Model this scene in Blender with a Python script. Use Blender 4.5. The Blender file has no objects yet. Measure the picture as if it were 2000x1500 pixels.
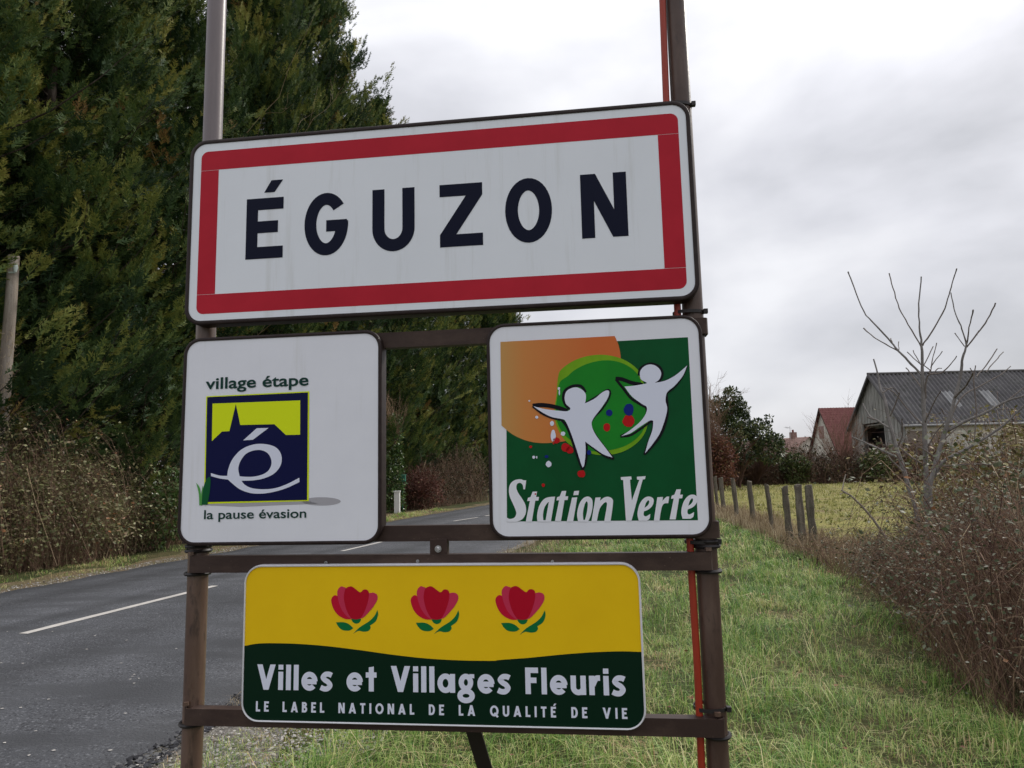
import bpy, bmesh, math, random
import numpy as np
from mathutils import Vector, Matrix
R = math.radians
random.seed(7); rng = np.random.default_rng(7)
scene = bpy.context.scene; COL = scene.collection

# ---------------------------------------------------------------- camera
CAMZ, F_PX = 1.6, 1350.0
PITCH, ROLL = R(7.1566), R(-1.2937)
_F = Vector((0, math.cos(PITCH), math.sin(PITCH))); _U = Vector((0, -math.sin(PITCH), math.cos(PITCH))); _R = Vector((1, 0, 0))
CR = math.cos(ROLL)*_R + math.sin(ROLL)*_U; CU = -math.sin(ROLL)*_R + math.cos(ROLL)*_U; CF = _F
cd = bpy.data.cameras.new('camera'); cam = bpy.data.objects.new('camera', cd); COL.objects.link(cam)
cd.sensor_width = 36; cd.lens = 36*F_PX/2000; cd.clip_end = 3000; cd.clip_start = .05
m = Matrix((CR, CU, -CF)).transposed().to_4x4(); m.translation = Vector((0, 0, CAMZ)); cam.matrix_world = m
scene.camera = cam

# ---------------------------------------------------------------- sky, sun, exposure
SUN_EL, SUN_AZ = R(37), R(50)        # azimuth measured from +Y towards +X
wd = bpy.data.worlds.new('World'); scene.world = wd; wd.use_nodes = True
nt = wd.node_tree; nt.nodes.clear(); N = nt.nodes.new; L = nt.links.new
sky = N('ShaderNodeTexSky'); sky.sky_type = 'NISHITA'; sky.sun_disc = False; sky.sun_elevation = SUN_EL; sky.sun_rotation = SUN_AZ
tc = N('ShaderNodeTexCoord'); mp = N('ShaderNodeMapping'); mp.inputs['Scale'].default_value = (1.0, 1.0, 1.9); L(tc.outputs['Generated'], mp.inputs['Vector'])
n1 = N('ShaderNodeTexNoise'); n1.inputs['Scale'].default_value = 2.3; n1.inputs['Detail'].default_value = 6; n1.inputs['Roughness'].default_value = .46; n1.inputs['Distortion'].default_value = .15
mp.inputs['Location'].default_value = (1.3, .4, .2)
L(mp.outputs[0], n1.inputs['Vector'])
rp = N('ShaderNodeValToRGB'); L(n1.outputs['Fac'], rp.inputs['Fac'])
e = rp.color_ramp.elements
e[0].position = .36; e[0].color = (.56, .57, .61, 1); e[1].position = .64; e[1].color = (1.10, 1.10, 1.14, 1)
x = rp.color_ramp.elements.new(.5); x.color = (.84, .845, .90, 1)
sx = N('ShaderNodeSeparateXYZ'); L(tc.outputs['Generated'], sx.inputs[0])
mz = N('ShaderNodeMath'); mz.operation = 'MAXIMUM'; mz.inputs[1].default_value = 0; L(sx.outputs['Z'], mz.inputs[0])
pw = N('ShaderNodeMath'); pw.operation = 'POWER'; pw.inputs[1].default_value = 2.8; L(mz.outputs[0], pw.inputs[0])
mr = N('ShaderNodeMapRange'); mr.inputs['From Min'].default_value = .0; mr.inputs['From Max'].default_value = 1.0; mr.inputs['To Min'].default_value = 5.4; mr.inputs['To Max'].default_value = 12.0; L(pw.outputs[0], mr.inputs['Value'])
# brighter cloud around the veiled sun
dt = N('ShaderNodeVectorMath'); dt.operation = 'DOT_PRODUCT'; L(tc.outputs['Generated'], dt.inputs[0])
SD = Vector((math.sin(SUN_AZ)*math.cos(SUN_EL), math.cos(SUN_AZ)*math.cos(SUN_EL), math.sin(SUN_EL))); dt.inputs[1].default_value = SD
mr2 = N('ShaderNodeMapRange'); mr2.interpolation_type = 'SMOOTHSTEP'; mr2.inputs['From Min'].default_value = .86; mr2.inputs['From Max'].default_value = 1.0; mr2.inputs['To Min'].default_value = 0; mr2.inputs['To Max'].default_value = 1.5; L(dt.outputs['Value'], mr2.inputs['Value'])
ad = N('ShaderNodeMath'); ad.operation = 'ADD'; L(mr.outputs[0], ad.inputs[0]); L(mr2.outputs[0], ad.inputs[1])
sc_ = N('ShaderNodeVectorMath'); sc_.operation = 'SCALE'; L(rp.outputs['Color'], sc_.inputs[0]); L(ad.outputs[0], sc_.inputs['Scale'])
mx = N('ShaderNodeMix'); mx.data_type = 'RGBA'; mx.inputs['Factor'].default_value = .95; L(sky.outputs[0], mx.inputs['A']); L(sc_.outputs[0], mx.inputs['B'])
bg = N('ShaderNodeBackground'); bg.inputs['Strength'].default_value = .1; L(mx.outputs['Result'], bg.inputs['Color'])
wo = N('ShaderNodeOutputWorld'); L(bg.outputs[0], wo.inputs['Surface'])
sl = bpy.data.lights.new('sun', 'SUN'); sl.energy = 1.5; sl.angle = R(10); sl.color = (1, .95, .87)
so = bpy.data.objects.new('sun', sl); COL.objects.link(so); so.rotation_euler = (-SD).to_track_quat('-Z', 'Y').to_euler()
scene.view_settings.view_transform = 'Standard'; scene.view_settings.look = 'None'
scene.view_settings.exposure = .60; scene.view_settings.gamma = 1; scene.view_settings.use_curve_mapping = False

# ---------------------------------------------------------------- helpers
def ray(px, py):
    return (CR*((px-1000)/F_PX) - CU*((py-750)/F_PX) + CF)
def gnd(px, py, z=0.0):
    d = ray(px, py); t = (z-CAMZ)/d.z; return Vector((d.x*t, d.y*t, z))
def at(px, py, Y):
    d = ray(px, py); t = Y/d.y; return Vector((d.x*t, Y, CAMZ+d.z*t))
def tag(o, label=None, cat=None, group=None, kind=None):
    if label: o['label'] = label
    if cat: o['category'] = cat
    if group: o['group'] = group
    if kind: o['kind'] = kind
    return o
def empty(name, loc, rz=0, **k):
    o = bpy.data.objects.new(name, None); COL.objects.link(o); o.location = loc; o.rotation_euler = (0, 0, rz); o.empty_display_size = .2
    return tag(o, **k)
def link(name, me, parent=None, loc=None, **k):
    o = bpy.data.objects.new(name, me); COL.objects.link(o)
    if parent: o.parent = parent
    if loc is not None: o.location = loc
    return tag(o, **k)
def meshpy(name, verts, faces, mat, smooth=False):
    me = bpy.data.meshes.new(name); me.from_pydata([tuple(v) for v in verts], [], faces)
    if mat: me.materials.append(mat)
    if smooth: me.polygons.foreach_set('use_smooth', [True]*len(me.polygons))
    me.update(); return me
def meshnp(name, V, T, mat, tint=None, smooth=False):
    V = np.asarray(V, dtype=np.float32).reshape(-1, 3); T = np.asarray(T, dtype=np.int32).reshape(-1, 3)
    me = bpy.data.meshes.new(name); me.vertices.add(len(V)); me.vertices.foreach_set('co', V.ravel())
    me.loops.add(T.size); me.loops.foreach_set('vertex_index', T.ravel())
    me.polygons.add(len(T)); me.polygons.foreach_set('loop_start', np.arange(0, T.size, 3, dtype=np.int32))
    me.polygons.foreach_set('loop_total', np.full(len(T), 3, dtype=np.int32))
    if smooth: me.polygons.foreach_set('use_smooth', np.ones(len(T), dtype=bool))
    me.update(calc_edges=True)
    if tint is not None:
        a = me.attributes.new('tint', 'FLOAT', 'POINT'); a.data.foreach_set('value', np.asarray(tint, dtype=np.float32).ravel())
    me.materials.append(mat); return me
class BM:
    """collects boxes, tubes and prisms into one mesh"""
    def __init__(s): s.v = []; s.f = []
    def add(s, vs, fs):
        n = len(s.v); s.v += [Vector(v) for v in vs]; s.f += [tuple(i+n for i in f) for f in fs]; return s
    def box(s, x0, x1, y0, y1, z0, z1):
        return s.add([(x0,y0,z0),(x1,y0,z0),(x1,y1,z0),(x0,y1,z0),(x0,y0,z1),(x1,y0,z1),(x1,y1,z1),(x0,y1,z1)],
            [(0,3,2,1),(4,5,6,7),(0,1,5,4),(1,2,6,5),(2,3,7,6),(3,0,4,7)])
    def tube(s, pts, rad, sides=8, caps=True):
        pts = [Vector(p) for p in pts]; n = len(pts)
        if not hasattr(rad, '__len__'): rad = [rad]*n
        ref = None; vs = []; fs = []
        for i, p in enumerate(pts):
            d = (pts[min(i+1, n-1)]-pts[max(i-1, 0)]).normalized()
            if ref is None: ref = d.orthogonal().normalized()
            a = (ref - d*ref.dot(d)).normalized(); ref = a; b = d.cross(a)
            for k in range(sides):
                t = 2*math.pi*k/sides; vs.append(p+(a*math.cos(t)+b*math.sin(t))*rad[i])
        for i in range(n-1):
            for k in range(sides):
                k2 = (k+1) % sides; fs.append((i*sides+k, i*sides+k2, (i+1)*sides+k2, (i+1)*sides+k))
        if caps: fs.append(tuple(range(sides))[::-1]); fs.append(tuple((n-1)*sides+k for k in range(sides)))
        return s.add(vs, fs)
    def prism(s, pts, y0, y1):
        """closed outline (x,z) extruded along y"""
        n = len(pts); return s.add([(x, y0, z) for x, z in pts]+[(x, y1, z) for x, z in pts],
            [tuple(range(n)), tuple(range(2*n-1, n-1, -1))]+[(i, i+n, (i+1) % n+n, (i+1) % n) for i in range(n)])
    def mesh(s, name, mat, smooth=False, bevel=0):
        me = meshpy(name, s.v, s.f, mat)
        if bevel:
            b = bmesh.new(); b.from_mesh(me); bmesh.ops.recalc_face_normals(b, faces=b.faces)
            bmesh.ops.bevel(b, geom=[e for e in b.edges if e.is_manifold and e.calc_face_angle(0) > .5], offset=bevel, segments=2, affect='EDGES', profile=.5, clamp_overlap=True)
            b.to_mesh(me); b.free()
        if smooth:
            me.polygons.foreach_set('use_smooth', [True]*len(me.polygons)); me.set_sharp_from_angle(angle=R(35))
        return me

# ---------------------------------------------------------------- materials
def lin(r, g, b):
    f = lambda c: (c/255/12.92) if c/255 <= .04045 else ((c/255+.055)/1.055)**2.4
    return (f(r), f(g), f(b), 1)
def mat(name, col, rough=.6, spec=.5, metal=0, noise=None, bump=None, coat=0):
    """noise: list of (scale, colour2, lo, hi, stretch); bump: (scale, strength, dist)"""
    m_ = bpy.data.materials.new(name); m_.use_nodes = True; t = m_.node_tree; b = t.nodes['Principled BSDF']
    b.inputs['Base Color'].default_value = col if len(col) == 4 else (*col, 1); b.inputs['Roughness'].default_value = rough
    b.inputs['Specular IOR Level'].default_value = spec; b.inputs['Metallic'].default_value = metal; b.inputs['Coat Weight'].default_value = coat
    co = t.nodes.new('ShaderNodeTexCoord'); last = None
    for k, (s, c2, lo, hi, st) in enumerate(noise or []):
        mp_ = t.nodes.new('ShaderNodeMapping'); mp_.inputs['Scale'].default_value = st; t.links.new(co.outputs['Object'], mp_.inputs[0]); mp_.inputs['Location'].default_value = (k*3.1, k*1.7, k)
        n_ = t.nodes.new('ShaderNodeTexNoise'); n_.inputs['Scale'].default_value = s; n_.inputs['Detail'].default_value = 6; n_.inputs['Roughness'].default_value = .65; t.links.new(mp_.outputs[0], n_.inputs['Vector'])
        r_ = t.nodes.new('ShaderNodeMapRange'); r_.inputs['From Min'].default_value = lo; r_.inputs['From Max'].default_value = hi; t.links.new(n_.outputs['Fac'], r_.inputs['Value'])
        x_ = t.nodes.new('ShaderNodeMix'); x_.data_type = 'RGBA'; t.links.new(r_.outputs[0], x_.inputs['Factor'])
        if last: t.links.new(last, x_.inputs['A'])
        else: x_.inputs['A'].default_value = col if len(col) == 4 else (*col, 1)
        x_.inputs['B'].default_value = c2 if len(c2) == 4 else (*c2, 1); last = x_.outputs['Result']
    if last: t.links.new(last, b.inputs['Base Color'])
    if bump:
        n_ = t.nodes.new('ShaderNodeTexNoise'); n_.inputs['Scale'].default_value = bump[0]; n_.inputs['Detail'].default_value = 5; t.links.new(co.outputs['Object'], n_.inputs['Vector'])
        u_ = t.nodes.new('ShaderNodeBump'); u_.inputs['Strength'].default_value = bump[1]; u_.inputs['Distance'].default_value = bump[2]; t.links.new(n_.outputs['Fac'], u_.inputs['Height']); t.links.new(u_.outputs[0], b.inputs['Normal'])
    return m_
def leafmat(name, stops, rough=.65, trans=.25, spec=.25):
    """colour from the per-leaf tint attribute"""
    m_ = bpy.data.materials.new(name); m_.use_nodes = True; t = m_.node_tree; b = t.nodes['Principled BSDF']; out = t.nodes['Material Output']
    a = t.nodes.new('ShaderNodeAttribute'); a.attribute_name = 'tint'
    r_ = t.nodes.new('ShaderNodeValToRGB'); t.links.new(a.outputs['Fac'], r_.inputs[0]); el = r_.color_ramp.elements
    el[0].position = stops[0][0]; el[0].color = (*stops[0][1], 1); el[1].position = stops[-1][0]; el[1].color = (*stops[-1][1], 1)
    for p, c in stops[1:-1]: k = el.new(p); k.color = (*c, 1)
    b.inputs['Roughness'].default_value = rough; b.inputs['Specular IOR Level'].default_value = spec; t.links.new(r_.outputs[0], b.inputs['Base Color'])
    if trans:
        tr = t.nodes.new('ShaderNodeBsdfTranslucent'); t.links.new(r_.outputs[0], tr.inputs[0]); mx_ = t.nodes.new('ShaderNodeMixShader'); mx_.inputs[0].default_value = trans
        t.links.new(b.outputs[0], mx_.inputs[1]); t.links.new(tr.outputs[0], mx_.inputs[2]); t.links.new(mx_.outputs[0], out.inputs[0])
    return m_
M = {}
M['white'] = mat('sign_white', (.83, .86, .91), .45, .3, noise=[(3, (.78, .81, .86), .3, .8, (1, 1, 1)), (22, (.60, .61, .60), .55, .9, (1, 1, .06)), (160, (.5, .52, .52), .70, .80, (1, 1, 1))])
M['white2'] = mat('sign_white_plain', (.83, .84, .90), .42, .3, noise=[(5, (.77, .78, .84), .35, .8, (1, 1, 1)), (25, (.62, .62, .61), .56, .9, (1, 1, .05)), (140, (.5, .5, .5), .71, .8, (1, 1, 1))])
M['red'] = mat('sign_red', (.50, .020, .038), .5, .12, noise=[(6, (.42, .015, .030), .35, .75, (1, 1, 1))])
M['navy'] = mat('letter_navy', (.004, .006, .022), .5, .12)
M['rim'] = mat('rim_brown', (.022, .013, .012), .5, .25, noise=[(40, (.038, .024, .021), .45, .75, (1, 1, 1)), (260, (.4, .36, .34), .735, .76, (1, 1, 1))], bump=(90, .15, .002))
M['post'] = mat('post_brown', (.105, .062, .044), .36, .55, noise=[(14, (.165, .108, .080), .4, .7, (1, 1, .25)), (50, (.04, .025, .02), .54, .72, (1, 1, .3)), (300, (.30, .25, .22), .7, .78, (1, 1, 1))], bump=(120, .2, .002))
M['post_backlit'] = mat('post_brown_backlit', (.070, .040, .030), .40, .4, noise=[(14, (.125, .082, .062), .42, .7, (1, 1, .25)), (60, (.03, .02, .017), .58, .75, (1, 1, .3)), (300, (.22, .17, .14), .68, .76, (1, 1, 1))], bump=(120, .2, .002))  # right post: the post brown darkened in colour to look backlit
M['post_grey'] = mat('post_pale', (.17, .14, .145), .38, .5, noise=[(14, (.23, .19, .19), .4, .7, (1, 1, .15)), (90, (.16, .12, .12), .62, .8, (1, 1, .3))], bump=(120, .15, .002))  # upper left post, a paler grey than the brown below
M['bar'] = mat('bar_brown', (.042, .025, .020), .55, .25, noise=[(12, (.085, .055, .042), .45, .72, (.4, 1, 1)), (140, (.16, .11, .085), .66, .74, (1, 1, 1)), (80, (.03, .02, .018), .6, .8, (1, 1, 1))], bump=(120, .15, .002))
M['dark'] = mat('clamp_dark', (.02, .016, .016), .5, .4)
M['zinc'] = mat('bolt_zinc', (.5, .5, .5), .35, .5, metal=.85, noise=[(60, (.25, .24, .22), .5, .8, (1, 1, 1))])
M['alu'] = mat('rim_aluminium', (.78, .78, .82), .3, .5, metal=.2)
M['redtube'] = mat('red_tube', (.34, .035, .014), .4, .4, noise=[(30, (.30, .03, .012), .4, .8, (1, 1, .3))])
M['yellow'] = mat('sign_yellow', (.90, .585, .008), .5, .12, noise=[(4, (.84, .53, .007), .35, .75, (1, 1, 1))])
M['dgreen'] = mat('sign_dark_green', (.002, .020, .009), .5, .12)
M['lav'] = mat('print_white', (.74, .77, .90), .5, .12)
M['g2'] = mat('print_forest_green', (.003, .10, .028), .5, .12, noise=[(4, (.003, .06, .017), .3, .8, (1, 1, 1))])
M['g3'] = mat('print_mid_green', (.015, .26, .022), .5, .12, noise=[(7, (.012, .20, .02), .35, .7, (1, 1, 1))])
M['lime'] = mat('print_lime', (.20, .42, .015), .5, .12, noise=[(9, (.14, .33, .01), .4, .7, (1, 1, 1))])
M['chart'] = mat('print_chartreuse', (.74, .86, .012), .5, .12)
M['blue'] = mat('print_navy_blue', (.004, .006, .055), .5, .12)
M['blue2'] = mat('print_blue', (.006, .02, .20), .5, .12)
M['dred'] = mat('print_red', (.50, .01, .012), .5, .12)
M['txt'] = mat('print_text_green', (.008, .045, .035), .5, .12)
M['black'] = mat('print_black', (.006, .005, .010), .5, .12)
M['tul1'] = mat('tulip_red', (.46, .004, .022), .5, .12); M['tul2'] = mat('tulip_pink', (.58, .035, .09), .5, .12); M['tul3'] = mat('tulip_crimson', (.55, .008, .035), .5, .12)
M['leafg'] = mat('tulip_leaf', (.004, .16, .045), .5, .12)
M['shade'] = mat('print_grey', (.42, .41, .44), .5, .12)
M['grassp'] = mat('print_grass', (.10, .36, .08), .5, .12); M['grassd'] = mat('print_grass_dark', (.006, .10, .03), .5, .12)
# orange print with its printed left-to-right fade
mo = mat('print_orange', (.5, .13, .02), .35, .4); t = mo.node_tree; co = t.nodes['Texture Coordinate']; s_ = t.nodes.new('ShaderNodeSeparateXYZ'); t.links.new(co.outputs['Object'], s_.inputs[0])
r_ = t.nodes.new('ShaderNodeMapRange'); r_.inputs['From Min'].default_value = -.27; r_.inputs['From Max'].default_value = .0; t.links.new(s_.outputs['X'], r_.inputs['Value'])
q_ = t.nodes.new('ShaderNodeValToRGB'); q_.color_ramp.elements[0].color = (.52, .30, .08, 1); q_.color_ramp.elements[1].color = (.62, .13, .012, 1); k = q_.color_ramp.elements.new(.3); k.color = (.60, .22, .04, 1)
t.links.new(r_.outputs[0], q_.inputs[0]); t.links.new(q_.outputs[0], t.nodes['Principled BSDF'].inputs['Base Color']); M['orange'] = mo

# ---------------------------------------------------------------- the sign plane (vertical, turned 6.95 degrees)
SD_, PHI = 1.88, R(-6.9502)
UX = Vector((math.cos(PHI), math.sin(PHI), 0)); UN = Vector((-math.sin(PHI), math.cos(PHI), 0)); SO = UN*SD_ + Vector((0, 0, CAMZ))
def SP(px, py, w=0.0):
    """pixel of the photograph -> (u, v) on the sign plane w metres behind its face"""
    d = ray(px, py); o = SO + UN*w; c = Vector((0, 0, CAMZ)); tt = (o-c).dot(UN)/d.dot(UN); P = c+d*tt-SO
    return (P.dot(UX), P.z)
def T1(x, y, *_): return SP(340+.29993*x, 630+.3*y)
def T2(x, y, *_): return SP(930+.3201*x, 600+.32*y)
def T3(x, y, *_): return SP(440+.26*x, 1060+.26*y)
def T4(x, y, *_): return SP(860+.29336*x, 1060+.29333*y)
def T5(x, y, *_): return SP(340+.3199*x, 180+.32*y)
def T6(x, y, *_): return SP(860+.4401*x, .44*y)
def smooth(pts, n=5):
    """closed Catmull-Rom outline; points with a third value are corners"""
    out = []; K = len(pts)
    for i in range(K):
        p0, p1, p2, p3 = pts[i-1], pts[i], pts[(i+1) % K], pts[(i+2) % K]
        if len(p1) > 2 : p0 = p1
        if len(p2) > 2 : p3 = p2
        for j in range(n):
            s = j/n; out.append(tuple(.5*((2*p1[a]) + (-p0[a]+p2[a])*s + (2*p0[a]-5*p1[a]+4*p2[a]-p3[a])*s*s + (-p0[a]+3*p1[a]-3*p2[a]+p3[a])*s**3) for a in (0, 1)))
    return out
def opensm(pts, n=5):
    out = []; K = len(pts)
    for i in range(K-1):
        p0, p1, p2, p3 = pts[max(i-1, 0)], pts[i], pts[i+1], pts[min(i+2, K-1)]
        for j in range(n):
            s = j/n; out.append(tuple(.5*((2*p1[a]) + (-p0[a]+p2[a])*s + (2*p0[a]-5*p1[a]+4*p2[a]-p3[a])*s*s + (-p0[a]+3*p1[a]-3*p2[a]+p3[a])*s**3) for a in (0, 1)))
    out.append(tuple(pts[-1][:2])); return out
def circ(cx, cy, rx, ry, n=20, wob=0):
    return [(cx+rx*(1+wob*random.uniform(-1, 1))*math.cos(2*math.pi*k/n), cy+ry*(1+wob*random.uniform(-1, 1))*math.sin(2*math.pi*k/n)) for k in range(n)]
def dedup(P):
    o = [P[0]]
    for p in P[1:]:
        if (p-o[-1]).length > 1e-5: o.append(p)
    return o
from mathutils.geometry import tessellate_polygon
class Sign:
    """a sign plate: Empty at its centre, prints laid on it a fraction of a millimetre apart"""
    def __init__(s, name, u0, u1, v0, v1, label, cat='sign'):
        s.uc, s.vc = (u0+u1)/2, (v0+v1)/2; s.w, s.h = u1-u0, v1-v0
        loc = SO+UX*s.uc+Vector((0, 0, s.vc)); s.root = empty(name, loc, PHI, label=label, cat=cat)
    def part(s, name, me, parent=None, **k): return link(name, me, parent or s.root, **k)
    def loc(s, p): return (p[0]-s.uc, p[1]-s.vc)
    def flat(s, name, loops, mk, layer, parent=None, **k):
        """loops: list of (outline, holes...) in plane coordinates"""
        vs = []; fs = []
        for L_ in loops:
            if isinstance(L_[0][0], (int, float)): L_ = [L_]
            L3 = [[Vector((*s.loc(p), 0)) for p in l] for l in L_]
            tri = tessellate_polygon(L3); n = len(vs)
            for l in L3: vs += [(p.x, -.0004*layer, p.y) for p in l]
            for a in tri:
                p, q, r = (Vector(vs[n+i]) for i in a)
                nn = (q-p).cross(r-p); fs.append(tuple(n+i for i in (a if nn.y < 0 else a[::-1])))
        return s.part(name, meshpy(name, vs, fs, M[mk]), parent, **k)
    def strokes(s, name, lines, mk, layer, parent=None, **k):
        """lines: (points, width) ribbons with mitred joins"""
        vs = []; fs = []
        for li, (pts, wd_) in enumerate(lines):
            pts = dedup([Vector(s.loc(p)) for p in pts]); n0 = len(vs); K = len(pts)
            for i, p in enumerate(pts):
                a = (p-pts[i-1]).normalized() if i else (pts[1]-p).normalized(); b = (pts[i+1]-p).normalized() if i < K-1 else a
                na = Vector((-a.y, a.x)); nb = Vector((-b.y, b.x)); mm = (na+nb).normalized(); c = max(.45, mm.dot(na)); w_ = (wd_[i] if hasattr(wd_, '__len__') else wd_)/2/c
                vs += [((p+mm*w_).x, -.0004*layer-.00003*li, (p+mm*w_).y), ((p-mm*w_).x, -.0004*layer-.00003*li, (p-mm*w_).y)]
            fs += [(n0+2*i, n0+2*i+1, n0+2*i+3, n0+2*i+2) for i in range(K-1)]
        return s.part(name, meshpy(name, vs, fs, M[mk]), parent, **k)
def rrect(u0, u1, v0, v1, r, n=8):
    out = []
    for cx, cy, a0 in ((u1-r, v1-r, 0), (u0+r, v1-r, 90), (u0+r, v0+r, 180), (u1-r, v0+r, 270)):
        for k in range(n+1): a = R(a0+90*k/n); out.append((cx+r*math.cos(a), cy+r*math.sin(a)))
    return out
def plate(S, rad, rimw, depth, rimmat, facemat, layer_y=0.0, proud=.003):
    """folded plate: brown rim with rounded edge, face set back inside it, dark back"""
    hw, hh = S.w/2, S.h/2
    prof = [(0, depth), (0, .002), (.0008, -.0012), (.0025, -proud), (rimw-.002, -proud), (rimw, -proud+.001), (rimw, .001)]
    vs = []; fs = []; n = None
    for ins, y in prof:
        o = rrect(-hw+ins, hw-ins, -hh+ins, hh-ins, max(rad-ins, .004)); n = len(o); vs += [(x_, y, z_) for x_, z_ in o]
    P = len(prof)
    for i in range(P-1):
        fs += [(i*n+k, i*n+(k+1) % n, (i+1)*n+(k+1) % n, (i+1)*n+k) for k in range(n)]
    o = rrect(-hw+.012, hw-.012, -hh+.012, hh-.012, max(rad-.012, .004)); b0 = len(vs); vs += [(x_, depth, z_) for x_, z_ in o]
    fs += [(k, b0+k, b0+(k+1) % n, (k+1) % n) for k in range(n)]
    me = meshpy('rim', vs, fs, M[rimmat]); me.polygons.foreach_set('use_smooth', [True]*len(me.polygons)); me.set_sharp_from_angle(angle=R(50)); S.part('rim', me)
    o = rrect(-hw+rimw*.6, hw-rimw*.6, -hh+rimw*.6, hh-rimw*.6, max(rad-rimw*.6, .003)); n = len(o)
    S.part('face_panel', meshpy('face_panel', [(x_, 0, z_) for x_, z_ in o]+[(x_, .004, z_) for x_, z_ in o],
        [tuple(range(n)), tuple(range(2*n-1, n-1, -1))]+[(i, i+n, (i+1) % n+n, (i+1) % n) for i in range(n)], M[facemat]))

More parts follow.
